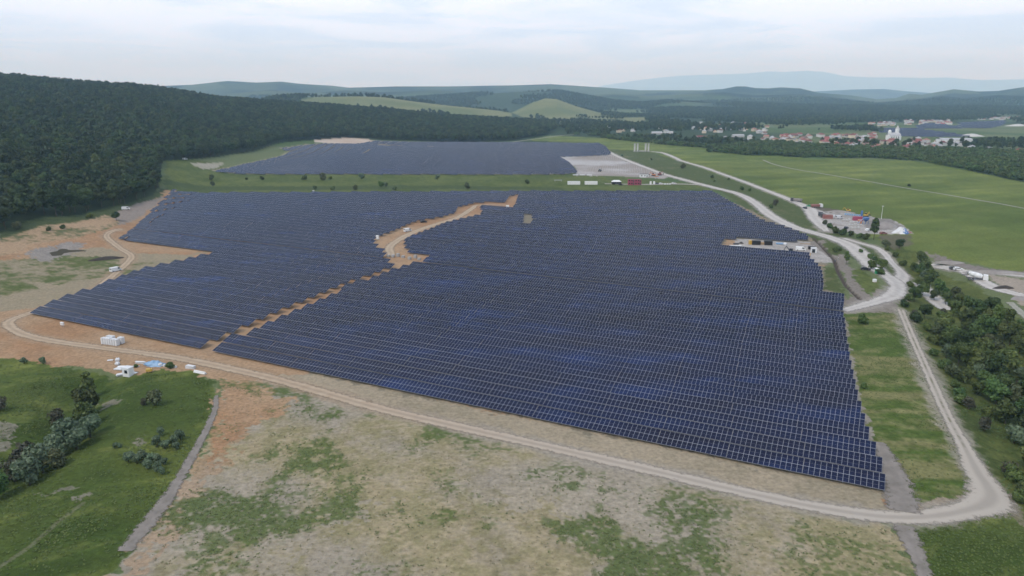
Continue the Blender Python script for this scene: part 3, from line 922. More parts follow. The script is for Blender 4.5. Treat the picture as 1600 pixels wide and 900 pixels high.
    put(mask([(1262, 378), (1285, 374), (1320, 400), (1345, 440), (1362, 468), (1330, 478), (1318, 472), (1330, 460), (1320, 430), (1300, 405)], 2), lerp((0.20, 0.175, 0.15), (0.155, 0.135, 0.115), nf))
    put(mask([(1330, 422), (1345, 420), (1372, 440), (1370, 452), (1352, 460), (1338, 440)], 3), strip)
    put(mask([(1290, 416), (1304, 418), (1318, 450), (1322, 462), (1300, 456), (1288, 452)], 3), rough)
    put(mask([(1285, 380), (1305, 376), (1320, 390), (1312, 400), (1295, 396)], 3), rough)
    put(mask([(1372, 450), (1392, 452), (1402, 470), (1400, 486), (1330, 488), (1335, 480), (1360, 476)], 2), lerp((0.21, 0.18, 0.15), (0.16, 0.14, 0.115), nf))
    put(mask([(1542, 428), (1600, 436), (1720, 452), (1720, 500), (1600, 478), (1570, 452)], 3), lerp((0.30, 0.255, 0.205), (0.24, 0.20, 0.16), nf))
    put(mask([(1440, 392), (1465, 396), (1512, 412), (1545, 420), (1600, 424), (1720, 436), (1720, 446), (1600, 431), (1530, 424), (1505, 416), (1470, 404)], 2), lerp((0.20, 0.175, 0.155), (0.14, 0.12, 0.105), nf))
    # unbuilt ground of the far field
    bare = lerp((0.36, 0.345, 0.335), (0.24, 0.21, 0.185), sstep(0.35, 0.65, fbm(X, Y, 60, 4, 91)))
    put(mask([(872, 244), (955, 240), (975, 250), (1005, 262), (1045, 275), (1040, 280), (960, 275), (900, 275), (900, 262)], 4), bare)
    put(mask(FAR_PX, 3), lerp((0.27, 0.22, 0.17), (0.20, 0.18, 0.12), nm))
    put(mask([(488, 229), (510, 221), (560, 222), (590, 224), (565, 230)], 4), lerp((0.46, 0.40, 0.34), (0.34, 0.25, 0.18), nm))
    put(mask([(430, 250), (452, 240), (470, 236), (448, 246)], 3), lerp((0.34, 0.28, 0.22), (0.2, 0.2, 0.12), nm))
    put(mask([(296, 268), (330, 263), (352, 260), (340, 268), (320, 272)], 3), lerp((0.30, 0.27, 0.24), (0.2, 0.2, 0.12), nm))
    # open hill pastures
    past = lerp((0.105, 0.125, 0.050), (0.16, 0.165, 0.075), sstep(0.3, 0.7, nl))
    k = np.nonzero((r > 2200) & (r < 3400))[0]
    k = k[pasture(X[k], Y[k])]
    put(k, past)
    # forest floor
    azs = np.arctan2(X, Y)
    re = np.interp(azs, FE_AZ, FE_R)
    k = np.nonzero((r > re + 5) & (r < D0 + 350) & (azs < AZ(868)) & (azs > -1.7))[0]
    C[k] = lerp((0.016, 0.026, 0.011), (0.030, 0.045, 0.018), nm)[k]
    k = np.nonzero(seg_dist(X, Y, TRENCH) < 0.9)[0]
    C[k] = (0.075, 0.062, 0.052)
    # scattered earth showing beside the tracks
    for nme in ('dirt_track', 'gravel_road', 'upper_road', 'gravel_lane', 'haul_road'):
        P, W = LINES[nme]
        sub = np.nonzero((X > P[:, 0].min() - 10) & (X < P[:, 0].max() + 10) & (Y > P[:, 1].min() - 10) & (Y < P[:, 1].max() + 10))[0]
        d = seg_dist(X[sub], Y[sub], P[::3].tolist())
        f = sstep(1.0, 0.0, (d - W.mean() * 0.42) / 3.2 - (nf[sub] - 0.5) * 1.6)[:, None] * 0.75
        base = np.array((0.27, 0.245, 0.215))
        if nme == 'dirt_track':
            k_ = sstep(-90, 20, X[sub])[:, None]
            base = np.array((0.28, 0.20, 0.13)) * (1 - k_) + np.array((0.265, 0.235, 0.195)) * k_
        else:
            base = base[None]
        C[sub] = C[sub] * (1 - f) + base * f
    return np.clip(C, 0.003, 0.7)


build_ground()


def track_material(name, a, b, rut):
    m = bpy.data.materials.new(name)
    m.use_nodes = True
    t = m.node_tree
    bs = t.nodes['Principled BSDF']
    bs.inputs['Roughness'].default_value = 0.95
    bs.inputs['Specular IOR Level'].default_value = 0.1
    geo = node(t, 'ShaderNodeNewGeometry')
    n = node(t, 'ShaderNodeTexNoise', i_Scale=0.35, i_Detail=7.0, i_Roughness=0.65)
    t.links.new(geo.outputs['Position'], n.inputs['Vector'])
    mx = node(t, 'ShaderNodeMix', data_type='RGBA')
    mx.inputs['A'].default_value = tuple(a) + (1,)
    mx.inputs['B'].default_value = tuple(b) + (1,)
    mr = node(t, 'ShaderNodeMapRange')
    mr.inputs['From Min'].default_value = 0.35; mr.inputs['From Max'].default_value = 0.65
    t.links.new(n.outputs['Fac'], mr.inputs['Value'])
    t.links.new(mr.outputs[0], mx.inputs['Factor'])
    if name == 'dirt_track':      # tan earth in the west, pale grey stone towards the east
        sx = node(t, 'ShaderNodeSeparateXYZ')
        t.links.new(geo.outputs['Position'], sx.inputs[0])
        mp = node(t, 'ShaderNodeMapRange', interpolation_type='SMOOTHSTEP')
        mp.inputs['From Min'].default_value = -80; mp.inputs['From Max'].default_value = 70
        t.links.new(sx.outputs['X'], mp.inputs['Value'])
        mx2 = node(t, 'ShaderNodeMix', data_type='RGBA')
        mx2.inputs['B'].default_value = (0.375, 0.34, 0.295, 1)
        pf = node(t, 'ShaderNodeMath', operation='MULTIPLY', i_1=0.85)
        t.links.new(mp.outputs[0], pf.inputs[0])
        t.links.new(pf.outputs[0], mx2.inputs['Factor'])
        t.links.new(mx.outputs['Result'], mx2.inputs['A'])
        mx = mx2
    # wheel ruts: paler bands either side of a looser crown
    at = node(t, 'ShaderNodeAttribute', attribute_name='across')
    ab = node(t, 'ShaderNodeMath', operation='ABSOLUTE')
    t.links.new(at.outputs['Fac'], ab.inputs[0])
    sb = node(t, 'ShaderNodeMath', operation='SUBTRACT', i_1=0.42)
    t.links.new(ab.outputs[0], sb.inputs[0])
    ab2 = node(t, 'ShaderNodeMath', operation='ABSOLUTE')
    t.links.new(sb.outputs[0], ab2.inputs[0])
    rr = node(t, 'ShaderNodeMapRange', interpolation_type='SMOOTHSTEP')
    rr.inputs['From Min'].default_value = 0.08; rr.inputs['From Max'].default_value = 0.36
    rr.inputs['To Min'].default_value = 1.0; rr.inputs['To Max'].default_value = rut
    t.links.new(ab2.outputs[0], rr.inputs['Value'])
    hs = node(t, 'ShaderNodeHueSaturation')
    t.links.new(mx.outputs['Result'], hs.inputs['Color'])
    t.links.new(rr.outputs[0], hs.inputs['Value'])
    t.links.new(hs.outputs['Color'], bs.inputs['Base Color'])
    if name == 'dirt_track':      # a grassy middle, here and there
        ng_ = node(t, 'ShaderNodeTexNoise', i_Scale=0.16, i_Detail=6.0, i_Roughness=0.75)
        t.links.new(geo.outputs['Position'], ng_.inputs['Vector'])
        cg = node(t, 'ShaderNodeMapRange', interpolation_type='SMOOTHSTEP')
        cg.inputs['From Min'].default_value = 0.20; cg.inputs['From Max'].default_value = 0.04
        t.links.new(ab.outputs[0], cg.inputs['Value'])
        gg = node(t, 'ShaderNodeMapRange', interpolation_type='SMOOTHSTEP')
        gg.inputs['From Min'].default_value = 0.46; gg.inputs['From Max'].default_value = 0.58
        gg.inputs['To Max'].default_value = 0.75
        t.links.new(ng_.outputs['Fac'], gg.inputs['Value'])
        pm_ = node(t, 'ShaderNodeMath', operation='MULTIPLY')
        t.links.new(cg.outputs[0], pm_.inputs[0]); t.links.new(gg.outputs[0], pm_.inputs[1])
        for axis, lim in (('X', 93.0), ('Y', 152.0)):      # only along the narrow eastern stretch
            st_ = node(t, 'ShaderNodeMapRange', interpolation_type='SMOOTHSTEP')
            st_.inputs['From Min'].default_value = lim; st_.inputs['From Max'].default_value = lim + 12
            t.links.new(sx.outputs[axis], st_.inputs['Value'])
            pn = node(t, 'ShaderNodeMath', operation='MULTIPLY')
            t.links.new(pm_.outputs[0], pn.inputs[0]); t.links.new(st_.outputs[0], pn.inputs[1])
            pm_ = pn
        gm = node(t, 'ShaderNodeMix', data_type='RGBA')
        gm.inputs['B'].default_value = (0.125, 0.118, 0.062, 1)
        t.links.new(pm_.outputs[0], gm.inputs['Factor'])
        t.links.new(hs.outputs['Color'], gm.inputs['A'])
        t.links.new(gm.outputs['Result'], bs.inputs['Base Color'])
    # ragged, thinning edge
    n2 = node(t, 'ShaderNodeTexNoise', i_Scale=0.8, i_Detail=5.0, i_Roughness=0.7)
    t.links.new(geo.outputs['Position'], n2.inputs['Vector'])
    ea = 2.0 if name == 'grey_path' else 1.3
    e = node(t, 'ShaderNodeMath', operation='MULTIPLY_ADD', i_1=ea, i_2=-ea / 2)
    t.links.new(n2.outputs['Fac'], e.inputs[0])
    su = node(t, 'ShaderNodeMath', operation='ADD')
    t.links.new(ab.outputs[0], su.inputs[0]); t.links.new(e.outputs[0], su.inputs[1])
    al = node(t, 'ShaderNodeMapRange', interpolation_type='SMOOTHSTEP')
    al.inputs['From Min'].default_value = 0.5; al.inputs['From Max'].default_value = 0.92
    al.inputs['To Min'].default_value = 1.0; al.inputs['To Max'].default_value = 0.0
    t.links.new(su.outputs[0], al.inputs['Value'])
    t.links.new(al.outputs[0], bs.inputs['Alpha'])
    bp = node(t, 'ShaderNodeBump', i_Strength=0.5, i_Distance=0.2)
    t.links.new(n.outputs['Fac'], bp.inputs['Height'])
    t.links.new(bp.outputs[0], bs.inputs['Normal'])
    return m


TM = {
    'dirt': track_material('dirt_track', (0.40, 0.315, 0.225), (0.34, 0.255, 0.175), 0.80),
    'gravel': track_material('gravel_road', (0.47, 0.44, 0.405), (0.38, 0.35, 0.32), 0.88),
    'grey': track_material('grey_path', (0.235, 0.208, 0.185), (0.165, 0.148, 0.128), 0.95),
    'sand': track_material('sand_lane', (0.40, 0.32, 0.23), (0.34, 0.26, 0.18), 0.85),
    'worn': track_material('worn_path', (0.30, 0.29, 0.25), (0.24, 0.24, 0.19), 0.9),
}
TRACK_MAT = {'dirt_track': 'dirt', 'gravel_road': 'gravel', 'gravel_lane': 'gravel', 'upper_road': 'gravel', 'meadow_path': 'worn', 'valley_path': 'worn', 'haul_road': 'gravel', 'loading_lane': 'gravel',
             'field_path': 'grey', 'drain_bed': 'grey', 'drain_outfall': 'grey', 'field_lane': 'sand', 'container_lane': 'gravel', 'stream_bank': 'gravel', 'hedge_path': 'worn'}


def build_track(name, P, W, mt, dz):
    d = np.gradient(P, axis=0)
    d /= np.hypot(d[:, 0], d[:, 1])[:, None] + 1e-9
    nrm = np.stack([-d[:, 1], d[:, 0]], 1)
    ac = np.linspace(-1, 1, 9)
    jit = 1 + 0.30 * (fbm(P[:, 0], P[:, 1], 7, 3, 201) - 0.5) * 2 * 0.6
    pts = P[:, None, :] + nrm[:, None, :] * (ac[None, :, None] * (W * 0.62 * jit)[:, None, None])
    X, Y = pts[..., 0].ravel(), pts[..., 1].ravel()
    Z = H(X, Y) + dz
    n, k = len(P), len(ac)
    i = np.arange(n - 1)[:, None] * k + np.arange(k - 1)[None, :]
    q = np.stack([i, i + k, i + k + 1, i + 1], -1).reshape(-1, 4)
    me = np_mesh(name, np.stack([X, Y, Z], 1), q[:, ::-1], [TM[mt]], smooth=True)
    # normals up
    at = me.attributes.new('across', 'FLOAT', 'POINT')
    at.data.foreach_set('value', np.tile(ac, n).astype(np.float32))
    return tag(link(name, me), kind='structure')


for i_, (nm_, (P_, W_)) in enumerate(LINES.items()):
    far = np.hypot(*P_[0]) > 500
    build_track(nm_, P_, W_, TRACK_MAT[nm_], (0.16 if far else 0.07) + 0.006 * i_)

# the air of the place
hz = MB().box((0, 0, -9.5), (92000, 92000, 1720)).build('haze', [])
hm = bpy.data.materials.new('haze')
hm.use_nodes = True
hm.node_tree.nodes.clear()
ho = node(hm.node_tree, 'ShaderNodeOutputMaterial')
hv = node(hm.node_tree, 'ShaderNodeVolumePrincipled')
hv.inputs['Color'].default_value = (0.48, 0.75, 1.0, 1)
hv.inputs['Absorption Color'].default_value = (1.0, 1.0, 1.0, 1)   # scatters blue more than red, absorbs nothing
hv.inputs['Density'].default_value = HAZE_DENSITY
hv.inputs['Anisotropy'].default_value = 0.0
hm.node_tree.links.new(hv.outputs[0], ho.inputs['Volume'])
hz.data.materials.clear(); hz.data.materials.append(hm)
tag(hz, kind='stuff')

# pond beside the dirt track
pc = POND
pm = MB()
zz = float(H(*pc)) + 0.55
pm.add([(pc[0] + 13 * math.cos(a), pc[1] + 12 * math.sin(a), zz) for a in [2 * math.pi * i / 40 for i in range(40)]], [tuple(range(40))])
tag(pm.build('pond', [M['water']]), kind='structure')
# ================================================================== SOLAR FIELD
MW, ML, GAP, TILT, Z0 = 1.134, 2.279, 0.014, R(20), 0.75
PITCHM, NMOD = 7.98, 14
CT, STL = math.cos(TILT), math.sin(TILT)


def module_quads(nm, cx=0.0):
    """verts/quads/material of a table of nm columns x 2 modules, in table space: x along the row, y up the slope (already tilted), origin under the lower edge's middle."""
    vs, fs, mi = [], [], []

    def quad(x0, x1, y0, y1, z, m):
        o = len(vs)
        for x, y in ((x0, y0), (x1, y0), (x1, y1), (x0, y1)):
            vs.append((x, y * CT - z * STL, Z0 + y * STL + z * CT))
        fs.append((o, o + 1, o + 2, o + 3)); mi.append(m)

    L = nm * (MW + GAP)
    for r_ in range(2):
        for c in range(nm):
            x0 = -L / 2 + c * (MW + GAP)
            y0 = r_ * (ML + GAP)
            quad(x0, x0 + MW, y0, y0 + ML, 0.0, 1)
            b = 0.024
            quad(x0 + b, x0 + MW - b, y0 + b * 1.3, y0 + ML / 2 - 0.008, 0.004, 0)
            quad(x0 + b, x0 + MW - b, y0 + ML / 2 + 0.008, y0 + ML - b * 1.3, 0.004, 0)
    # underside, and the edge all round
    o = len(vs)
    T = 2 * ML + GAP
    for z in (-0.035, -0.001):
        for x, y in ((-L / 2, 0), (L / 2, 0), (L / 2, T), (-L / 2, T)):
            vs.append((x, y * CT - z * STL, Z0 + y * STL + z * CT))
    fs += [(o + 3, o + 2, o + 1, o), (o, o + 1, o + 5, o + 4), (o + 1, o + 2, o + 6, o + 5), (o + 2, o + 3, o + 7, o + 6), (o + 3, o, o + 4, o + 7)]
    mi += [2, 1, 1, 1, 1]
    return vs, fs, mi


def support_mb(nm, with_posts=True):
    L = nm * (MW + GAP)
    m = MB()

    def bar(x0, x1, y, z=-0.09, w=0.08):
        yy, zz = y * CT - z * STL, Z0 + y * STL + z * CT
        m.box(((x0 + x1) / 2, yy, zz - w / 2), (x1 - x0, w, w))
    for y in (0.5, 1.75, 2.85, 4.05):
        bar(-L / 2 + 0.05, L / 2 - 0.05, y)
    xs = post_xs(nm)
    for x in xs:
        a = (x, 0.35 * CT + 0.17 * STL, Z0 + 0.35 * STL - 0.17 * CT)
        b = (x, 4.25 * CT + 0.17 * STL, Z0 + 4.25 * STL - 0.17 * CT)
        m.tube(a, b, 0.05, n=4)
    if with_posts:
        for x in xs:
            for y in (0.9, 3.6):
                m.tube((x, y * CT, -0.4), (x, y * CT, Z0 + y * STL - 0.22), 0.05, n=4)
    return m


def post_xs(nm):
    L = nm * (MW + GAP)
    n = max(2, round(L / 5.2))
    return [-L / 2 + L * (i + 0.5) / n for i in range(n)]


def rows_of(polys, holes, extra, t_list, margin=0.0):
    """For every row (t) the free intervals of s."""
    out = []
    ss = np.arange(-760, 240, 0.25)
    for t in t_list:
        ok = np.ones(len(ss), bool)
        for tt in (t + 0.6, t + 3.6):
            p = A0[None] + ss[:, None] * U[None] + tt * V[None]
            ok &= in_poly(p[:, 0], p[:, 1], polys)
            for h in holes:
                ok &= ~in_poly(p[:, 0], p[:, 1], h)
        if extra is not None:
            ok &= extra(ss, t)
        e = np.diff(np.concatenate([[0], ok.astype(int), [0]]))
        out.append((t, list(zip(ss[np.nonzero(e == 1)[0]], ss[np.minimum(np.nonzero(e == -1)[0], len(ss) - 1)]))))
    return out


PATH_ST = sorted([ST(G(*p)) for p in PATH_PX], key=lambda q: q[1])
PT = np.array([q[1] for q in PATH_ST]); PS = np.array([q[0] for q in PATH_ST])


def path_gap(ss, t):
    if t > PT.max() + 3:
        return np.ones(len(ss), bool)
    c = np.interp(t + 2.0, PT, PS)
    return np.abs(ss - c) > 1.2


t_rows = [k * PITCHM for k in range(0, 17)] + [17 * PITCHM + 3.2 + k * PITCHM for k in range(0, 46)]
TABLES = []   # (s centre, t, modules, row number, block, index from right, interval)
rng = random.Random(5)
for rn, (t, ivs) in enumerate(rows_of(FIELD, HOLES, path_gap, t_rows)):
    for bi, (s0, s1) in enumerate(ivs):
        s = s1
        k = 0
        while s - s0 > 3 * (MW + GAP):
            n = min(NMOD, int((s - s0) / (MW + GAP)))
            if n < 3:
                break
            L = n * (MW + GAP)
            TABLES.append([s - L / 2, t, n, rn, bi, k, (s0, s1), len(ivs)])
            s -= L + 0.07
            k += 1
FAR_TABLES = []
for rn, (t, ivs) in enumerate(rows_of(FARF, [[tuple(G(*p)) for p in h] for h in ([(566, 241.5), (578, 234), (579, 234.5), (568, 241.5)], [(590, 227.3), (740, 231.5), (740, 232.6), (590, 228.6)])], None, np.arange(330, 1120, 8.4))):
    for bi, (s0, s1) in enumerate(ivs):
        s = s1
        while s - s0 > 3 * (MW + GAP):
            n = min(NMOD, int((s - s0) / (MW + GAP)))
            if n < 3:
                break
            L = n * (MW + GAP)
            FAR_TABLES.append((s - L / 2, t, n))
            s -= L + 0.2


def table_place(s, t):
    x, y = XY(s, t)
    return float(x), float(y), float(H(*XY(s, t + 2)))


def dist(tb):
    x, y, _ = table_place(tb[0], tb[1])
    return math.hypot(x, y)


def in_view(tb):
    x, y, _ = table_place(tb[0], tb[1])
    return abs(x / (y * CP + CAM_H * SP)) < 0.75


TABLES.sort(key=dist)
print('tables', len(TABLES), 'far', len(FAR_TABLES))
N_FINE, N_SINGLE = 90, 300
ORD = ['first', 'second', 'third', 'fourth', 'fifth', 'sixth', 'seventh', 'eighth', 'ninth', 'tenth', 'eleventh', 'twelfth', 'thirteenth', 'fourteenth', 'fifteenth', 'sixteenth', 'seventeenth',
       'eighteenth', 'nineteenth', 'twentieth', 'twenty-first', 'twenty-second', 'twenty-third', 'twenty-fourth', 'twenty-fifth', 'twenty-sixth', 'twenty-seventh', 'twenty-eighth', 'twenty-ninth', 'thirtieth']


def table_label(tb):
    s, t, n, rn, bi, k, iv, nb = tb
    left = iv[1] < np.interp(t + 2, PT, PS) + 0.5
    row = 'row nearest the dirt track' if rn == 0 else f'{ORD[rn]} row back from the track'
    if left:
        return f'solar table left of the earth path, {ORD[k]} from it, {row}'
    return f'solar table, {ORD[k]} from the right end, {row}'


# meshes shared by the copies
one_v, one_f, one_m = module_quads(1)


def one_module(r_):
    """one module on its own, origin at its lower edge's middle, lying on the slope."""
    m = MB()
    b = 0.024
    y0 = r_ * (ML + GAP)

    def pt(x, y, z):
        return (x, (y + y0) * CT - z * STL, Z0 + (y + y0) * STL + z * CT)
    h = MW / 2
    rimv = [pt(x, y, z) for z in (-0.035, 0.0) for x, y in ((-h, 0), (h, 0), (h, ML), (-h, ML))]
    m.add(rimv, [(3, 2, 1, 0)], 2)
    m.add(rimv, [(4, 5, 6, 7), (0, 1, 5, 4), (1, 2, 6, 5), (2, 3, 7, 6), (3, 0, 4, 7)], 1)
    for a, c in ((b * 1.3, ML / 2 - 0.008), (ML / 2 + 0.008, ML - b * 1.3)):
        m.add([pt(-h + b, a, .004), pt(h - b, a, .004), pt(h - b, c, .004), pt(-h + b, c, .004)], [(0, 1, 2, 3)], 0)
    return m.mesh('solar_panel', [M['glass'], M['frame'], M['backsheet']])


MODULE_MESH = [one_module(0), one_module(1)]
cache = {}


def table_meshes(n):
    if n not in cache:
        vs, fs, mi = module_quads(n)
        mb = MB(); mb.v, mb.f, mb.m = vs, fs, mi
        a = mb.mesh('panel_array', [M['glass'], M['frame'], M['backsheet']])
        cache[n] = (a, support_mb(n).mesh('support_frame', [M['steel']]), support_mb(n, False).mesh('support_frame', [M['steel']]))
    return cache[n]


post_lo = MB().tube((0, 0.9 * CT, -0.4), (0, 0.9 * CT, Z0 + 0.9 * STL - 0.22), 0.05, n=6).mesh('post', [M['steel']])
post_hi = MB().tube((0, 3.6 * CT, -0.4), (0, 3.6 * CT, Z0 + 3.6 * STL - 0.22), 0.05, n=6).mesh('post', [M['steel']])
GRP = 'solar tables of the main field'
for i, tb in enumerate(TABLES[:N_SINGLE]):
    s, t, n = tb[:3]
    root = thing('solar_table', table_label(tb), 'solar table', table_place(s, t), ROWANG, GRP)
    root.rotation_euler = (R(rng.gauss(0, 0.25)), R(rng.gauss(0, 0.08)), ROWANG)
    arr, sup, sup0 = table_meshes(n)
    if i < N_FINE:
        L = n * (MW + GAP)
        for r_ in range(2):
            for c in range(n):
                o = link('solar_panel', MODULE_MESH[r_], root)
                o.location = (-L / 2 + c * (MW + GAP) + MW / 2, 0, 0)
        link('support_frame', sup0, root)
        for x in post_xs(n):
            for pm_ in (post_lo, post_hi):
                link('post', pm_, root).location = (x, 0, 0)
    else:
        link('panel_array', arr, root)
        link('support_frame', sup, root)


def merge_tables(name, tabs, posts):
    VV, FF, MM = [], [], []
    off = 0
    ca, sa = U[0], U[1]
    base = {}
    for tb in tabs:
        s, t, n = tb[:3]
        if n not in base:
            vs, fs, mi = module_quads(n)
            mb = MB(); mb.v, mb.f, mb.m = list(vs), list(fs), list(mi)
            if posts:
                for x in post_xs(n):
                    for y in (0.9, 3.6):
                        mb.box((x, y * CT, -0.4), (0.09, 0.09, Z0 + y * STL + 0.2), mi=3)
            base[n] = (np.array(mb.v), np.array([f for f in mb.f]), np.array(mb.m))
        v, f, m = base[n]
        x, y, z = table_place(s, t)
        a, b = R(rng.gauss(0, 0.25)), R(rng.gauss(0, 0.08))
        vz = v[:, 2] + v[:, 1] * a - v[:, 0] * b
        VV.append(np.stack([x + v[:, 0] * ca - v[:, 1] * sa, y + v[:, 0] * sa + v[:, 1] * ca, z + vz], 1))
        FF.append(f + off); MM.append(m); off += len(v)
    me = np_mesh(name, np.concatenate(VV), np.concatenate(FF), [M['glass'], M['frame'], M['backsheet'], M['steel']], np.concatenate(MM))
    return link(name, me)


tag(merge_tables('solar_array', TABLES[N_SINGLE:], True),
    'many blue solar tables in rows covering the middle and back of the main field', 'solar array', kind='stuff')
tag(merge_tables('solar_array', FAR_TABLES, False), 'far greyish solar field beyond the grassy strip, below the wooded hill', 'solar array', kind='stuff')
# solar farm on the plain near the village
VT = []
for pg in ([(1345, 199), (1430, 200), (1520, 212), (1462, 213), (1408, 212)], [(1440, 192), (1480, 193), (1500, 200), (1430, 200)], [(1500, 191), (1570, 188), (1565, 195), (1545, 200), (1500, 199)]):
    P = [tuple(G(*p, 2.0)) for p in pg]
    a = np.array(P)
    ST_ = (a - A0) @ np.stack([U, V], 1)
    for t in np.arange(ST_[:, 1].min(), ST_[:, 1].max(), 10.0):
        for s in np.arange(ST_[:, 0].min(), ST_[:, 0].max(), 16.4):
            p = XY(s, t)
            if in_poly(p[0], p[1], P):
                VT.append((s, t, NMOD))
print('village tables', len(VT))
tag(merge_tables('solar_array', VT, False), 'distant dark solar farm on the plain behind the white church', 'solar array', kind='stuff')

# low steel posts standing on the unbuilt part of the far field
pmb = MB()
UNB = [tuple(G(*p)) for p in ((905, 247), (955, 243), (1000, 262), (1030, 272), (915, 270))]
for t in np.arange(560, 1000, 8.4):
    for s in np.arange(-420, 60, 5.3):
        p = XY(s, t)
        if in_poly(p[0], p[1], UNB) and rng.random() < 0.85:
            pmb.box((p[0], p[1], float(H(*p))), (0.16, 0.16, 2.2))
tag(pmb.build('support_posts', [M['palecon']]), 'rows of bare pale posts on the unbuilt ground beside the far panels', 'posts', kind='stuff')
# ================================================================== VEGETATION
def crown(name, seed, rx, rz, zc, lobes, leaves, leaf, mats, top_taper=0.0, core=0.72, spread=0.62, gaps=0.0):
    """A crown of leaf sprays spread over and through uneven lobes, with a darker inner body so the middle is not see-through."""
    g = np.random.default_rng(seed)
    P, Rr = [], []
    for i in range(lobes):
        a = g.uniform(0, 2 * math.pi); u = g.uniform(-0.85, 1.0)
        k = math.sqrt(max(0.0, 1 - (u * 0.9) ** 2)) * g.uniform(0.35, 1.0) * spread
        k *= 1 - top_taper * (u + 0.85) / 1.85
        P.append((rx * k * math.cos(a), rx * k * math.sin(a), zc + rz * u * spread))
        Rr.append(rx * g.uniform(0.34, 0.60) * (1 - 0.5 * top_taper * (u + 0.85) / 1.85))
    P = np.array(P); Rr = np.array(Rr)
    V, F = [], []
    # inner bodies: low spheres roughened
    th = np.array([0.0, 0.55, 1.1, 1.65, 2.2, 2.75, math.pi])
    for c, rad in zip(P, Rr):
        o = sum(len(v) for v in V)
        n = 7
        vs = []
        for t_ in th:
            for j in range(n):
                a = 2 * math.pi * j / n + t_
                q = rad * core * (1 + g.uniform(-0.25, 0.25))
                vs.append(c + q * np.array((math.sin(t_) * math.cos(a), math.sin(t_) * math.sin(a), math.cos(t_) * 0.85)))
        V.append(np.array(vs))
        F.append(np.array([(o + k * n + j, o + (k + 1) * n + j, o + (k + 1) * n + (j + 1) % n, o + k * n + (j + 1) % n) for k in range(len(th) - 1) for j in range(n)]))
    # sprays
    w = Rr ** 2 / (Rr ** 2).sum()
    li = g.choice(lobes, leaves, p=w)
    d = g.normal(size=(leaves, 3)); d /= np.linalg.norm(d, axis=1)[:, None]
    d[:, 2] = np.where(d[:, 2] < -0.5, -d[:, 2], d[:, 2])
    rad = Rr[li] * g.uniform(0.72, 1.12, leaves)
    c = P[li] + d * rad[:, None] * np.array((1, 1, 0.85))
    if gaps:
        keep = g.random(leaves) > gaps * (np.sin(c[:, 0] * 2.1 + seed) * np.sin(c[:, 2] * 1.7 + seed) > 0.35)
        c, d = c[keep], d[keep]
    n = len(c)
    nrm = d + g.normal(size=(n, 3)) * 0.55
    nrm /= np.linalg.norm(nrm, axis=1)[:, None]
    t1 = np.cross(nrm, g.normal(size=(n, 3))); t1 /= np.linalg.norm(t1, axis=1)[:, None]
    t2 = np.cross(nrm, t1)
    s = leaf * g.uniform(0.6, 1.35, n)[:, None]
    q = np.stack([c - t1 * s - t2 * s * 0.55, c + t1 * s * 0.9 - t2 * s * 0.6, c + t1 * s + t2 * s * 0.6, c - t1 * s * 0.8 + t2 * s * 0.55], 1)
    q += g.normal(size=q.shape) * leaf * 0.16
    o = sum(len(v) for v in V)
    V.append(q.reshape(-1, 3))
    F.append(o + np.arange(n * 4).reshape(-1, 4))
    return np_mesh(name, np.concatenate(V), np.concatenate(F), mats)


def trunk_mesh(seed, h, r, rx):
    rg = random.Random(seed)
    m = MB()
    pts = [(0, 0, -0.5)]
    for i in range(1, 5):
        pts.append((pts[-1][0] + rg.uniform(-.12, .12) * r * 3, pts[-1][1] + rg.uniform(-.12, .12) * r * 3, h * i / 4))
    for i in range(4):
        m.tube(pts[i], pts[i + 1], r * (1 - 0.2 * i), r * (1 - 0.2 * (i + 1)), 8)
    for i in range(5):
        a = rg.uniform(0, 6.28)
        b = pts[2 + i % 2]
        e = (b[0] + math.cos(a) * rx * 0.55, b[1] + math.sin(a) * rx * 0.55, b[2] + h * rg.uniform(0.3, 0.6))
        m.tube(b, e, r * 0.45, r * 0.12, 6)
    return m.mesh('trunk', [M['bark']], True)


def bush_stems(seed, h, rx):
    rg = random.Random(seed)
    m = MB()
    for i in range(6):
        a = rg.uniform(0, 6.28); k = rg.uniform(0.2, 0.6)
        m.tube((0, 0, -0.3), (math.cos(a) * rx * k, math.sin(a) * rx * k, h * rg.uniform(0.5, 0.8)), 0.06, 0.02, 5)
    return m.mesh('stem', [M['bark']])


# kinds: (crown mesh, trunk mesh)
KIND = {}
for k in range(4):
    KIND['oak', k] = (crown('crown', 10 + k, 5.2, 6.2, 9.6, 15, 1500, 0.55, M['oak'], gaps=0.3), trunk_mesh(10 + k, 8.5, 0.32, 4.5))
    KIND['scrub', k] = (crown('crown', 20 + k, 3.1, 3.6, 4.3, 12, 1500, 0.34, M['scrub'], gaps=0.5), trunk_mesh(20 + k, 4.0, 0.17, 2.6))
    KIND['bush', k] = (crown('crown', 30 + k, 2.0, 1.5, 1.5, 9, 900, 0.24, M['scrub'], gaps=0.4), bush_stems(30 + k, 2.2, 1.8))
    KIND['olive', k] = (crown('crown', 40 + k, 2.5, 2.2, 2.4, 10, 1100, 0.28, M['olive'], gaps=0.5), bush_stems(40 + k, 3.2, 2.0))
    KIND['silver', k] = (crown('crown', 50 + k, 2.4, 2.2, 2.5, 11, 1200, 0.26, M['silver'], gaps=0.6), bush_stems(50 + k, 3.4, 2.0))
    KIND['dry', k] = (crown('crown', 60 + k, 2.2, 1.8, 1.9, 9, 700, 0.22, M['twig'], core=0.45, gaps=0.6), bush_stems(60 + k, 2.8, 2.0))
    KIND['tall', k] = (crown('crown', 70 + k, 3.0, 6.0, 7.6, 14, 1700, 0.36, M['scrub'], top_taper=0.4, gaps=0.4), trunk_mesh(70 + k, 6.5, 0.2, 2.0))
PROTO = {}
rngv = random.Random(77)
N_TREES = 0


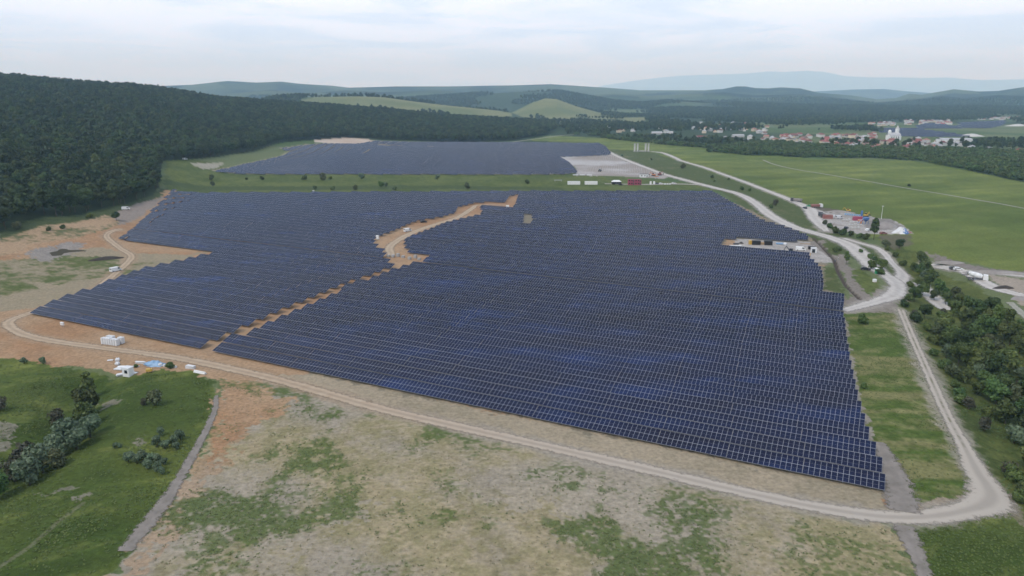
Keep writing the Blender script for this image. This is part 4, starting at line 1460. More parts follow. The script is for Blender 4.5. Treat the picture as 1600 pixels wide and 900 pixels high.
def plant(kind, name, x, y, sc, label, cat, group=None, sz=None):
    global N_TREES
    k = rngv.randrange(4)
    loc = (float(x), float(y), float(H(x, y)) - 0.1)
    rz = rngv.uniform(0, 6.28)
    scl = (sc, sc, sz if sz else sc * rngv.uniform(0.88, 1.12))
    N_TREES += 1
    key = (kind, k, name)
    if key not in PROTO:
        r = thing(name, label, cat, loc, rz, group)
        r.scale = scl
        c, t = KIND[kind, k]
        link('crown', c, r)
        link('stem' if 'stem' in t.name else 'trunk', t, r)
        PROTO[key] = r
        return r
    r = dup(PROTO[key], loc, rz, label, group, scl)
    if group is None and 'group' in r:
        del r['group']
    return r


# --- left bank: the thicket in the gully and its neighbours
GB = 'trees of the left gully'
for px, py, kd, sc, lab in (
        (137, 598, 'tall', 0.62, 'dark feathery tree at the upper end of the gully thicket, nearest the dirt track'),
        (136, 624, 'scrub', 0.95, 'dark green tree just below the feathery tree in the gully thicket'),
        (132, 646, 'scrub', 0.85, 'dark green tree in the middle of the gully thicket'),
        (108, 668, 'silver', 1.35, 'large silvery green bush in the middle of the gully thicket'),
        (140, 668, 'silver', 1.05, 'silvery green bush on the side of the gully thicket facing the field path'),
        (118, 685, 'silver', 1.10, 'silvery bush at the lower flank of the gully thicket'),
        (84, 690, 'silver', 1.15, 'silvery green bush between the large bush and the lower end of the gully thicket'),
        (90, 712, 'olive', 0.9, 'dull green bush low on the gully thicket flank'),
        (64, 716, 'silver', 1.25, 'silvery green bush near the lower end of the gully thicket'),
        (44, 736, 'silver', 1.20, 'silvery green bush at the lower end of the gully thicket'),
        (42, 700, 'dry', 1.25, 'bare brownish bush on the outer side of the gully thicket'),
        (18, 722, 'dry', 1.1, 'bare brownish bush at the left edge beside the gully'),
        (-8, 752, 'scrub', 0.8, 'dark tree at the left picture edge below the bare bushes'),
        (243, 625, 'olive', 1.0, 'single dull green bush standing alone on the grassy bank'),
        (225, 624, 'dry', 0.5, 'small dry bush beside the single bush on the grassy bank'),
        (68, 561, 'silver', 0.42, 'silvery bush on the top edge of the grassy bank beside the orange earth'),
        (38, 560, 'silver', 0.40, 'smaller silvery bush on the top edge of the grassy bank'),
        (85, 640, 'dry', 0.9, 'low dry bush on the grass left of the gully thicket'),
        (0, 632, 'dry', 0.8, 'low dark bush at the left edge of the grassy bank')):
    x, y = G(px, py + 8)
    plant(kd, 'tree' if kd in ('scrub', 'tall') else 'shrub', x, y, sc * (1.0 if px > 200 else 1.16), lab, 'tree' if kd in ('scrub', 'tall') else 'shrub')
for i, (px, py, sc) in enumerate(((250, 681, .5), (246, 698, .55), (258, 701, .5), (272, 695, .55), (282, 688, .55), (276, 702, .45), (180, 700, .32), (186, 699, .3), (201, 722, .6), (214, 724, .5), (224, 719, .55),
                                 (236, 722, .55), (246, 722, .5), (256, 726, .4), (232, 732, .5), (246, 736, .5), (254, 741, .4))):
    x, y = G(px, py)
    up = i < 6
    lab = 'small silver shrub in the upper clump beside the field path' if up else ('tiny silver shrub alone on the bank left of the shrub clumps' if i < 8 else 'small silver shrub in the lower clump on the grassy bank')
    plant('silver', 'silver_shrub', x, y, sc, lab, 'shrub', 'silver shrubs of the upper clump' if up else ('tiny silver shrubs on the bank' if i < 8 else 'silver shrubs of the lower clump'))
for px, py, sc, lab in ((265, 573, .45, 'dark round bush between the blue tarpaulin heap and the white stacks'), (212, 571, .25, 'tiny dark bush behind the white site cabin'), (60, 330, 0, '')):
    if sc:
        x, y = G(px, py + 2)
        plant('bush', 'bush', x, y, sc * 1.6, lab, 'bush')

# --- right: the scrub along the ravine
RIGHT = [  # px, py of the foot, kind, scale
    (1430, 490, 'bush', 1.25), (1415, 468, 'bush', 1.0), (1446, 480, 'scrub', .8), (1430, 455, 'scrub', .95), (1474, 482, 'scrub', .8), (1422, 456, 'bush', 1.1), (1450, 500, 'bush', 1.0),
    (1492, 470, 'scrub', 1.0), (1478, 500, 'scrub', 1.15), (1510, 492, 'scrub', 1.2), (1530, 478, 'scrub', 1.1), (1552, 488, 'scrub', 1.0), (1560, 500, 'tall', .95), (1575, 492, 'scrub', .9), (1500, 520, 'scrub', 1.1),
    (1525, 515, 'scrub', 1.15), (1545, 520, 'olive', 1.2), (1480, 452, 'scrub', .85), (1500, 456, 'scrub', .9), (1516, 464, 'scrub', .9), (1440, 410, 'scrub', .9), (1428, 402, 'scrub', .8), (1412, 396, 'bush', 1.1),
    (1455, 425, 'scrub', 1.05), (1448, 415, 'silver', 1.2), (1470, 436, 'scrub', 1.0), (1462, 446, 'scrub', .8), (1484, 440, 'bush', 1.2), (1400, 390, 'bush', 1.0), (1386, 384, 'bush', .8), (1440, 394, 'scrub', .8),
    (1520, 540, 'scrub', 1.2), (1480, 540, 'silver', 1.1), (1500, 548, 'scrub', 1.2), (1540, 545, 'scrub', 1.2), (1462, 520, 'bush', 1.3), (1560, 530, 'olive', 1.3), (1580, 520, 'scrub', 1.1), (1595, 535, 'scrub', 1.1),
    (1510, 575, 'bush', 1.4), (1490, 570, 'olive', 1.0), (1475, 560, 'bush', 1.1), (1535, 565, 'silver', 1.1), (1555, 570, 'scrub', 1.25), (1580, 560, 'scrub', 1.1), (1600, 570, 'silver', 1.1), (1530, 590, 'bush', 1.3),
    (1560, 600, 'scrub', 1.2), (1585, 600, 'olive', 1.3), (1612, 600, 'scrub', 1.2), (1500, 600, 'bush', 1.0), (1515, 618, 'dry', 1.0), (1500, 612, 'bush', .9), (1540, 650, 'dry', 1.0), (1575, 630, 'scrub', 1.0),
    (1600, 630, 'scrub', 1.2), (1590, 660, 'silver', 1.1), (1612, 655, 'scrub', 1.2), (1590, 725, 'bush', 1.2), (1606, 745, 'bush', 1.2), (1612, 700, 'scrub', 1.0), (1578, 715, 'dry', .9), (1598, 758, 'bush', .9),
    (1494, 588, 'bush', .8), (1466, 505, 'olive', .9), (1535, 500, 'scrub', 1.1), (1570, 548, 'scrub', 1.1), (1548, 620, 'bush', .9), (1622, 625, 'scrub', 1.3), (1620, 580, 'scrub', 1.2), (1615, 545, 'scrub', 1.1),
    (1590, 510, 'scrub', .9), (1610, 520, 'olive', 1.0), (1505, 535, 'olive', 1.1), (1460, 540, 'bush', .9), (1540, 470, 'olive', .9), (1444, 440, 'scrub', .9), (1436, 425, 'scrub', .75), (1424, 430, 'bush', .9),
    (1476, 468, 'dry', .8), (1430, 480, 'dry', .7), (1488, 510, 'scrub', 1.0), (1590, 580, 'dry', .9), (1570, 585, 'scrub', 1.1), (1545, 580, 'scrub', 1.1), (1525, 552, 'scrub', 1.1), (1482, 524, 'scrub', 1.0),
    (1550, 505, 'scrub', 1.05), (1535, 530, 'scrub', 1.1), (1572, 512, 'scrub', 1.0)]
WORD = {'scrub': 'dark green leafy tree', 'bush': 'rounded green bush', 'olive': 'dull yellowish green bush', 'silver': 'pale silvery leaved tree', 'dry': 'brownish half bare bush', 'tall': 'tall dense tree'}
for px, py, kd, sc in RIGHT:
    x, y = G(px, py + 6)
    if py < 440 and px < 1475:
        w = 'at the head of the scrub belt beside the road junction'
    elif py < 512:
        w = 'in the scrub belt between the haul road and the narrow track'
    elif py < 590:
        w = 'in the middle of the scrub belt right of the track'
    else:
        w = 'at the lower end of the scrub belt near the bend'
    lab = f'{WORD[kd]} {w}'
    plant(kd, 'scrub_tree' if kd in ('scrub', 'tall', 'silver') else 'shrub', x, y, sc * (0.93 if kd in ('scrub', 'tall') else 0.95), lab, 'tree' if kd in ('scrub', 'tall', 'silver') else 'bush', lab.replace(' tree ', ' trees ').replace(' bush ', ' bushes '))
FILL = [tuple(G(*p)) for p in ((1445, 402), (1478, 432), (1535, 462), (1572, 478), (1612, 505), (1640, 640), (1625, 705), (1585, 668), (1548, 612), (1505, 560), (1462, 520), (1446, 490), (1470, 480), (1452, 432), (1436, 412))]
taken = [tuple(G(px, py + 6)) for px, py, _, _ in RIGHT]
bank_line = [tuple(G(*p)) for p in ((1440, 428), (1456, 445), (1470, 457), (1480, 466))]
fill_n = 0
while fill_n < 14:
    x, y = rngv.uniform(90, 240), rngv.uniform(150, 360)
    if not in_poly(np.array([x]), np.array([y]), FILL)[0] or min(math.hypot(x - a, y - b) for a, b in taken) < 3.6 or seg_dist(np.array([x]), np.array([y]), bank_line)[0] < 7:
        continue
    taken.append((x, y)); fill_n += 1
    kd = rngv.choice(['scrub', 'scrub', 'scrub', 'bush', 'olive', 'silver', 'bush'])
    w = 'in the scrub belt between the haul road and the narrow track' if y > 235 else 'in the middle of the scrub belt right of the track' if y > 188 else 'at the lower end of the scrub belt near the bend'
    lab = f'{WORD[kd]} {w}'
    tr = kd in ('scrub', 'silver')
    plant(kd, 'scrub_tree' if tr else 'shrub', x, y, rngv.uniform(.85, 1.25), lab, 'tree' if tr else 'bush', lab.replace(' tree ', ' trees ').replace(' bush ', ' bushes '))
# --- single trees and hedges round the junction and compound
for px, py, kd, sc, lab in (
        (1365, 374, 'tall', 0.95, 'tall dark tree at the near edge of the builders yard'),
        (1322, 413, 'tall', 0.52, 'slender dark tree beside the open trench'),
        (1305, 393, 'bush', 0.9, 'dark bush on the grass patch between trench and gravel road'),
        (1312, 391, 'bush', 0.6, 'smaller bush beside the dark bush by the trench'),
        (1360, 402, 'bush', 0.9, 'dark bush on the grass wedge between the two gravel lanes, upper one'),
        (1375, 412, 'bush', 1.0, 'dark bush near the lower tip of the grass wedge between the lanes'),
        (1345, 394, 'bush', 0.7, 'low bush at the upper tip of the grass wedge between the lanes'),
        (1368, 404, 'bush', 0.8, 'bush in the middle of the grass wedge between the lanes'),
        (1362, 419, 'bush', 1.3, 'large dark bush left of the green toilet cabin'),
        (1376, 426, 'bush', 1.25, 'large dark bush right of the green toilet cabin'),
        (1380, 416, 'scrub', .7, 'dark green tree behind the green toilet cabin'),
        (1349, 505, 'bush', 1.1, 'lone round bush on the mown strip beside the panels'),
        (1350, 606, 'bush', .5, 'small dark bush on the mown strip against the panels'),
        (1297, 356, 'bush', 1.1, 'dark bush at the left end of the hedge below the builders yard'),
        (1306, 364, 'bush', 1.3, 'dark bush, second from left in the hedge below the yard'),
        (1316, 367, 'bush', 1.3, 'dark bush in the middle of the hedge below the yard'),
        (1329, 369, 'bush', 1.1, 'green bush right of the middle of the hedge below the yard'),
        (1342, 372, 'bush', 1.1, 'green bush left of the tall tree below the yard'),
        (1352, 374, 'bush', 1.2, 'bush at the foot of the tall tree, left side'),
        (1289, 352, 'olive', .8, 'dull green bush on the grass spit beside the yard entrance'),
        (1384, 386, 'olive', .9, 'dull bush below the bare earth at the yard end'),
        (1405, 388, 'scrub', .8, 'dark tree right of the bare earth at the yard end'),
        (1159, 297, 'bush', 1.1, 'dark round bush between the two gravel roads, larger of a pair'),
        (1171, 299, 'bush', .95, 'dark round bush between the two gravel roads, smaller of a pair'),
        (1113, 278, 'bush', 1.0, 'dark bush on the rough strip, nearest the container lane end'),
        (1116, 284, 'bush', .7, 'small green bush just below the dark bush on the rough strip'),
        (1138, 281, 'bush', .8, 'dark bush at the edge of the upper gravel road'),
        (1018, 250, 'bush', .8, 'dark bush on the grass between the far road and the stone pillars'),
        (972, 244, 'bush', .8, 'dark bush at the edge of the far field road'),
        (1067, 264, 'olive', 1.3, 'spreading dull bush on the rough strip between the roads'),
        (1212, 322, 'dry', 1.2, 'brownish bush on the rough strip left of the wide gravel turn'),
        (1205, 325, 'bush', .9, 'low bush on the rough strip above the gravel road'),
        (1420, 291, 'bush', .9, 'dark bush beside the pale footpath in the meadow'),
        (475, 281, 'bush', 1.7, 'large dark bush on the grassy strip, leftmost of the big ones'),
        (505, 282, 'olive', 1.5, 'wide dark bush right of the largest bush on the grassy strip'),
        (516, 281, 'bush', 1.2, 'bush touching the wide bush on the grassy strip'),
        (565, 280, 'silver', 1.4, 'pale silvery bush on the grassy strip'),
        (596, 294, 'scrub', 1.0, 'dark tree in the middle of the grassy strip'),
        (603, 292, 'silver', .9, 'small pale bush beside the dark tree on the grassy strip'),
        (683, 281, 'silver', 1.3, 'pale bush standing against the far panels'),
        (410, 281, 'bush', 1.2, 'low bush left of the largest bush on the grassy strip'),
        (330, 283, 'olive', 1.2, 'low dark bush near the left end of the grassy strip'),
        (332, 291, 'olive', 1.0, 'low bush at the lower edge of the grassy strip, left end'),
        (385, 281, 'bush', .8, 'small round bush on the left part of the grassy strip'),
        (492, 296, 'bush', 1.1, 'dark bush at the near edge of the grassy strip'),
        (520, 297, 'bush', 1.2, 'dark bush on the near edge of the strip beside the white post'),
        (555, 297, 'olive', 1.0, 'low green bush on the near edge of the strip'),
        (617, 297, 'bush', 1.1, 'dark low bush just below the dark tree on the strip'),
        (730, 296, 'olive', 1.2, 'green bush on the near edge of the strip, right part'),
        (824, 287, 'bush', 1.2, 'dark round bush on the strip left of the white containers'),
        (268, 263, 'silver', 1.7, 'pale rounded tree standing alone in front of the wood'),
        (183, 352, 'scrub', .9, 'small dark tree at the foot of the wood beside the bare slope'),
        (141, 352, 'bush', 1.2, 'dark bush on the bare slope below the wood'),
        (100, 368, 'bush', .9, 'scrubby bush on the bare slope, middle'),
        (78, 372, 'bush', .8, 'scrubby bush on the bare slope, left of the middle'),
        (30, 374, 'olive', 1.2, 'dull bush on the bare slope at the left edge')):
    x, y = G(px, py)
    nm_ = 'tree' if kd in ('scrub', 'tall') or 'tree' in lab.split(' ')[2:4] else 'bush'
    plant(kd, nm_, x, y, sc, lab, nm_)
print('single plants', N_TREES)

# --- the wood on the hill: front trees singly, the rest as one mass
gv = np.random.default_rng(3)


def grid_points(x0, x1, y0, y1, sp):
    xs, ys = np.meshgrid(np.arange(x0, x1, sp), np.arange(y0, y1, sp))
    p = np.stack([xs.ravel(), ys.ravel()], 1)
    return p + gv.uniform(-0.42, 0.42, p.shape) * sp


P = grid_points(-1800, 260, 180, 2100, 7.4)
az = np.arctan2(P[:, 0], P[:, 1]); rr = np.hypot(P[:, 0], P[:, 1])
re = np.interp(az, FE_AZ, FE_R)
m = (az > R(-58)) & (az < AZ(868)) & (rr > re + 4) & (rr < D0 + 120)
m &= ~((rr < 800) & in_poly(P[:, 0], P[:, 1], [tuple(G(*q)) for q in ((250, 304), (262, 262), (300, 258), (420, 236), (560, 215), (900, 210), (900, 320), (250, 320))]))
P = P[m]; rr = rr[m]; az = az[m]
edge = rr - np.interp(az, FE_AZ, FE_R)
fz = fbm(P[:, 0], P[:, 1], 120, 3, 301)
score = edge + 0.02 * rr
inview = az > R(-36.5)
# the trees that show largest: at the near margin of the wood
N_FRONT = 300 - N_TREES - 4
big = np.where(inview & (edge < 16) & (az < AZ(845)), rr, 1e9)
front = np.argsort(big)[:N_FRONT]
front = front[big[front] < 1e8]
for i in front:
    x, y = P[i]
    side = 'below the hill, above the bare slope' if az[i] < AZ(250) else 'along the far solar field'
    plant('oak', 'oak_tree', x, y, float(gv.uniform(0.62, 1.08)), 'dense dark tree at the wood edge ' + side, 'tree', 'front trees of the wood ' + side)
rest = (az < AZ(858)) | (edge > 60); rest[front] = False


def scatter(name, pts, scl, protos, label):
    """One mass of growth: points that carry instances of a few grown crowns."""
    me = bpy.data.meshes.new(name)
    z = H(pts[:, 0], pts[:, 1]) - 0.2
    me.vertices.add(len(pts))
    me.vertices.foreach_set('co', np.stack([pts[:, 0], pts[:, 1], z], 1).astype(np.float32).ravel())
    a = me.attributes.new('grow', 'FLOAT', 'POINT'); a.data.foreach_set('value', np.asarray(scl, np.float32))
    b = me.attributes.new('turn', 'FLOAT', 'POINT'); b.data.foreach_set('value', gv.uniform(0, 6.28, len(pts)).astype(np.float32))
    o = link(name, me)
    coll = bpy.data.collections.new(name + '_kinds')
    for k, (cm) in enumerate(protos):
        q = bpy.data.objects.new(name, cm)
        coll.objects.link(q)
    ng = bpy.data.node_groups.new(name, 'GeometryNodeTree')
    ng.interface.new_socket('Geometry', in_out='INPUT', socket_type='NodeSocketGeometry')
    ng.interface.new_socket('Geometry', in_out='OUTPUT', socket_type='NodeSocketGeometry')
    gi = ng.nodes.new('NodeGroupInput'); go = ng.nodes.new('NodeGroupOutput')
    ci = ng.nodes.new('GeometryNodeCollectionInfo')
    ci.inputs['Collection'].default_value = coll
    ci.inputs['Separate Children'].default_value = True
    ci.inputs['Reset Children'].default_value = True
    ip = ng.nodes.new('GeometryNodeInstanceOnPoints')
    ip.inputs['Pick Instance'].default_value = True
    rv = ng.nodes.new('FunctionNodeRandomValue'); rv.data_type = 'INT'
    for s_ in rv.inputs:
        if s_.enabled and s_.name == 'Min': s_.default_value = 0
        if s_.enabled and s_.name == 'Max': s_.default_value = len(protos) - 1
    na = ng.nodes.new('GeometryNodeInputNamedAttribute'); na.data_type = 'FLOAT'; na.inputs['Name'].default_value = 'grow'
    nb = ng.nodes.new('GeometryNodeInputNamedAttribute'); nb.data_type = 'FLOAT'; nb.inputs['Name'].default_value = 'turn'
    cx = ng.nodes.new('ShaderNodeCombineXYZ')
    L = ng.links.new
    out = lambda n: next(s_ for s_ in n.outputs if s_.enabled and s_.name in ('Attribute', 'Value'))
    L(gi.outputs[0], ip.inputs['Points']); L(ci.outputs[0], ip.inputs['Instance'])
    L(out(rv), ip.inputs['Instance Index'])
    L(out(na), ip.inputs['Scale'])
    L(out(nb), cx.inputs[2]); L(cx.outputs[0], ip.inputs['Rotation'])
    L(ip.outputs[0], go.inputs[0])
    md = o.modifiers.new('growth', 'NODES'); md.node_group = ng
    return tag(o, label, 'woodland', kind='stuff')


OAKS = ['oak', 'oakdark', 'oak', 'oakpale', 'oakdark', 'oak', 'oakpale']
oak_lo = [crown('oak_crown', 110 + k, (5.0, 4.2, 5.6)[k % 3], (6.0, 7.4, 5.2)[k % 3], (9.5, 10.2, 8.6)[k % 3], 9, 420, 0.8, M[OAKS[k]], gaps=0.25) for k in range(7)]
scatter('forest', P[rest], 0.50 + 0.42 * gv.random(rest.sum()) ** 1.5 + 0.22 * fz[rest], oak_lo, 'dense dark green wood covering the hill at the left')

# --- growth of the plain: belt beside the meadow, woods among the village, wooded hills
bush_lo = [crown('bush_crown', 130 + k, 2.6, 2.6, 2.8, 7, 200, 0.5, M['scrub'], gaps=0.2) for k in range(4)]
BELT = [tuple(G(*p)) for p in ((1105, 235), (1150, 226), (1200, 223), (1320, 231), (1450, 234), (1600, 240), (1800, 250), (1800, 340), (1600, 284), (1500, 264), (1440, 252), (1380, 248), (1260, 246), (1180, 243), (1110, 239))]
P = grid_points(250, 1300, 550, 1300, 5.2)
P = P[in_poly(P[:, 0] + 8 * (vnoise(P[:, 0] / 11, P[:, 1] / 11, 9) - .5), P[:, 1] + 30 * (vnoise(P[:, 0] / 14, P[:, 1] / 14, 8) - .5), BELT)]
HEDGE = [tuple(G(*p)) for p in ((905, 211), (935, 212), (960, 217), (1010, 222), (1060, 227), (1112, 231), (1160, 236))]
Q = grid_points(100, 640, 900, 1700, 5.0)
dq = seg_dist(Q[:, 0], Q[:, 1], HEDGE)
Q = Q[(dq < 13) & (vnoise(Q[:, 0] / 30, Q[:, 1] / 30, 4) > 0.25)]
P = np.concatenate([P, Q])
scatter('thicket', P, 0.75 + 0.75 * gv.random(len(P)), bush_lo, 'dark green thicket belt along the far side of the meadow')
# ================================================================== WOODS OF THE PLAIN AND HILLS
P = grid_points(60, 3200, 1120, 3700, 11.5)
az = np.arctan2(P[:, 0], P[:, 1]); rr = np.hypot(P[:, 0], P[:, 1])
nz = fbm(P[:, 0] * 0.55, P[:, 1] * 0.32, 150, 4, 401) + 0.22 * (fbm(P[:, 0], P[:, 1], 38, 2, 402) - 0.5)
m = (az > AZ(845)) & (az < AZ(1720)) & (rr > 1150) & (nz > 0.445) & ((az > AZ(886)) | (rr > 1750))
OPEN = [[(860, 214), (905, 209), (935, 213), (1010, 222), (1060, 227), (1112, 232), (1112, 245), (900, 240)], [(1345, 196), (1570, 186), (1610, 200), (1540, 205), (1530, 214), (1400, 214)], BELT,
        [(955, 207), (1075, 208), (1090, 216), (1000, 218), (950, 214)], [(1100, 236), (1500, 240), (1700, 260), (1700, 400), (1100, 300)], [(1440, 212), (1600, 213), (1600, 225), (1530, 222), (1460, 216)],
        [(1500, 200), (1530, 203), (1535, 214), (1505, 216)]]
for pg in OPEN:
    m &= ~in_poly(P[:, 0], P[:, 1], [tuple(G(*q)) for q in pg] if pg is not BELT else BELT)
m[m] &= ~pasture(P[m, 0], P[m, 1])
HOMES = [tuple(G(*q)) for q in ((1190, 222), (1230, 208), (1340, 206), (1480, 219), (1484, 236), (1310, 234), (1200, 229))]
m &= ~(in_poly(P[:, 0], P[:, 1], HOMES) & (gv.random(len(P)) < 0.72))
P = P[m]
VILLAGE_TREES = P
scatter('village_woods', P, 0.45 + 0.5 * gv.random(len(P)), oak_lo, 'green groves and gardens spread among the village houses on the plain')
Q = grid_points(-1700, 3900, 2250, 4900, 17)
az = np.arctan2(Q[:, 0], Q[:, 1]); rr = np.hypot(Q[:, 0], Q[:, 1])
m = (az > AZ(330)) & (az < AZ(1720)) & (rr > 2300) & (rr < 5200) & (fbm(Q[:, 0], Q[:, 1], 520, 4, 411) > 0.46 - 0.1 * (rr > 3500))
m &= ~((az > AZ(845)) & (rr < 3500))
m[m] &= ~pasture(Q[m, 0], Q[m, 1])
Q = Q[m]
scatter('hill_woods', Q, 0.75 + 0.5 * gv.random(len(Q)), oak_lo, 'bluish wooded hills beyond the pasture slopes')
print('mass', len(VILLAGE_TREES), len(Q))


# ================================================================== VILLAGE
def gable(w, d, h, rh, ov=0.5):
    m = MB()
    a, b = w / 2 + ov, d / 2 + ov
    e = rh * ov / (d / 2)
    prof = [(-b, h - e), (0, h + rh), (b, h - e), (b, h - e - 0.18), (0, h + rh - 0.22), (-b, h - e - 0.18)]
    m.prism(prof, -a, a)
    return m


def hip(w, d, h, rh, ov=0.5):
    m = MB()
    a, b = w / 2 + ov, d / 2 + ov
    k = max(0.3, a - b)
    m.add([(-a, -b, h), (a, -b, h), (a, b, h), (-a, b, h), (-k, 0, h + rh), (k, 0, h + rh)], [(0, 1, 5, 4), (2, 3, 4, 5), (1, 2, 5), (3, 0, 4), (3, 2, 1, 0)])
    return m


def walls(w, d, h, rh, gab):
    m = MB()
    m.box((0, 0, -0.5), (w, d, h + 0.5))
    if gab:
        for sx in (-w / 2, w / 2 - 0.25):
            m.prism([(-d / 2, h), (d / 2, h), (0, h + rh * 0.94)], sx, sx + 0.25)
    return m


HP = {}


def house(wallk, roofk, shape, label, loc, rz, group, name='house'):
    key = (wallk, roofk, shape, name)
    if key not in HP:
        w, d, h, rh = {'cottage': (11, 8, 3.4, 3.0), 'villa': (11, 10, 6.2, 3.2), 'long': (17, 8, 3.4, 2.8), 'block': (19, 10, 6.5, 2.6), 'barn': (26, 11, 4.5, 2.6)}[shape]
        r = thing(name, label, 'house' if name == 'house' else 'building', loc, rz, group)
        walls(w, d, h, rh, shape not in ('villa',)).build('wall', [M[wallk]], r)
        rf = (hip if shape == 'villa' else gable)(w, d, h, rh).build('roof', [M[roofk]], r)
        MB().box((w * 0.2, d * 0.16, h + rh * 0.3), (0.8, 0.8, rh)).build('chimney', [M['roofb']], rf)
        r.scale = (.86, .86, .86)
        HP[key] = r
        return r
    return dup(HP[key], loc, rz, label, group)


RW = {'roofr': 'red tiled roof', 'roofo': 'faded orange tiled roof', 'roofg': 'pale grey roof', 'roofb': 'dark brown roof'}
WW = {'wallw': 'white', 'wallc': 'cream'}
SW = {'cottage': 'small', 'villa': 'two-storey', 'long': 'long low', 'block': 'large', 'barn': 'long'}
rh_ = random.Random(9)
placed = []


def put_house(px, py, wk, rk, sh, where, label=None, rz=None):
    x, y = G(px, py)
    for a, b in placed:
        if math.hypot(a - x, b - y) < (10.5 if sh in ('cottage', 'villa') else 16):
            return False
    placed.append((x, y))
    one = label is not None
    lab = label or f'{SW[sh]} {WW[wk]} house with {RW[rk]} {where}'
    house(wk, rk, sh, lab, (x, y, 0.0), rh_.uniform(-0.5, 0.5) + (0 if rh_.random() < .6 else 1.57) if rz is None else rz, None if one else lab.replace(' house ', ' houses '))
    return True


put_house(908, 203, 'wallw', 'roofg', 'villa', '', 'white two-storey house with grey roof, farthest left of the village houses')
put_house(940, 206, 'wallc', 'roofr', 'block', '', 'large red roofed house behind the hedge, above the far road bend')
put_house(946, 210, 'wallw', 'roofg', 'long', '', 'low white shed just below the large red roofed house by the hedge')
put_house(967, 207, 'wallc', 'roofo', 'villa', '', 'orange two-storey house standing alone behind the yellow green field')
put_house(974, 205, 'wallc', 'roofo', 'cottage', '', 'small cream house touching the orange two-storey house')
put_house(989, 206, 'wallw', 'roofg', 'cottage', '', 'small white house alone behind the yellow green field')
put_house(1018, 197, 'wallw', 'roofg', 'villa', '', 'white two-storey house alone among trees, behind the long white barn')
put_house(1026, 210, 'wallw', 'roofg', 'barn', '', 'long white barn behind the hedge of the meadow', 0.2)
put_house(1041, 208, 'wallw', 'roofg', 'villa', '', 'white two-storey house with grey roof right of the long white barn')
put_house(1048, 209, 'wallw', 'roofg', 'cottage', '', 'small white house right of the long white barn')
put_house(1084, 202, 'wallw', 'roofg', 'villa', '', 'white house with grey roof left of the upper red roofed group')
put_house(1153, 214.5, 'wallw', 'roofg', 'barn', '', 'long pale shed left of the main village', 0.1)
put_house(1300, 216, 'wallw', 'roofg', 'long', '', 'long low white house alone at the upper edge of the village')
put_house(1495, 228, 'wallw', 'roofg', 'barn', '', 'long white barn beside the large warehouse')
UP = 'in the upper group behind the hedge'
for px, py, wk, rk, sh in ((1095, 203, 'wallw', 'roofo', 'cottage'), (1103, 203, 'wallc', 'roofr', 'block'), (1109, 205, 'wallw', 'roofg', 'villa'), (1133, 203, 'wallw', 'roofg', 'cottage'), (1141, 203, 'wallw', 'roofg', 'villa'),
                           (1157, 204, 'wallw', 'roofr', 'villa'), (1163, 205, 'wallw', 'roofo', 'cottage'), (1178, 205, 'wallc', 'roofo', 'villa'), (1185, 206, 'wallw', 'roofr', 'cottage'), (1194, 205, 'wallw', 'roofg', 'villa')):
    put_house(px, py, wk, rk, sh, UP)
LO = 'in the row just behind the thicket'
for px, py, wk, rk, sh in ((1093, 216, 'wallw', 'roofr', 'long'), (1100, 217, 'wallc', 'roofo', 'cottage'), (1108, 217, 'wallw', 'roofr', 'villa'), (1115, 218, 'wallc', 'roofo', 'cottage'), (1133, 219, 'wallw', 'roofg', 'villa'),
                           (1140, 221, 'wallc', 'roofb', 'cottage'), (1172, 217, 'wallw', 'roofg', 'villa'), (1193, 219, 'wallw', 'roofo', 'long'), (1197, 215, 'wallc', 'roofo', 'cottage'), (1165, 222, 'wallw', 'roofg', 'cottage')):
    put_house(px, py, wk, rk, sh, LO)
MAINP = [(1196, 221), (1232, 211), (1252, 211), (1290, 214), (1340, 209), (1372, 212), (1402, 222), (1440, 219), (1470, 223), (1478, 234), (1440, 236), (1360, 234), (1310, 232), (1260, 227), (1205, 227)]
cnt = tries = 0
while cnt < 125 and tries < 9000:
    tries += 1
    px, py = rh_.uniform(1196, 1478), rh_.uniform(208, 236)
    if not in_poly(np.array([px]), np.array([py]), MAINP)[0] or (1378 < px < 1412 and py < 219):
        continue
    if vnoise(np.array([px / 22]), np.array([py / 7]), 3)[0] < 0.33:
        continue
    q = rh_.random()
    rk = 'roofr' if q < .44 else 'roofo' if q < .66 else 'roofg' if q < .86 else 'roofb'
    wk = 'wallw' if rh_.random() < .7 else 'wallc'
    sh = 'cottage' if rh_.random() < .5 else ('villa' if rh_.random() < .7 else 'long')
    where = 'in the village left of the church' if px < 1380 else 'in the village right of the church'
    cnt += put_house(px, py, wk, rk, sh, where)
cnt = tries = 0
while cnt < 34 and tries < 3000:
    tries += 1
    px, py = rh_.uniform(915, 1200), rh_.uniform(193, 213)
    if py > 198 + (px - 915) * 0.055:
        continue
    q = rh_.random()
    cnt += put_house(px, py, 'wallw' if rh_.random() < .6 else 'wallc', 'roofr' if q < .2 else 'roofo' if q < .45 else 'roofg' if q < .8 else 'roofb', 'cottage' if rh_.random() < .7 else 'villa', 'scattered among groves before the hills')
for px, py, wk, rk, sh in ((1508, 236, 'wallw', 'roofo', 'cottage'), (1518, 235, 'wallw', 'roofg', 'villa'), (1532, 236, 'wallc', 'roofb', 'long'), (1545, 235, 'wallw', 'roofg', 'cottage'), (1556, 237, 'wallw', 'roofb', 'cottage'),
                           (1590, 241, 'wallw', 'roofr', 'villa'), (1597, 239, 'wallc', 'roofr', 'cottage'), (1580, 238, 'wallw', 'roofg', 'cottage')):
    put_house(px, py, wk, rk, sh, 'behind the thicket past the warehouse')
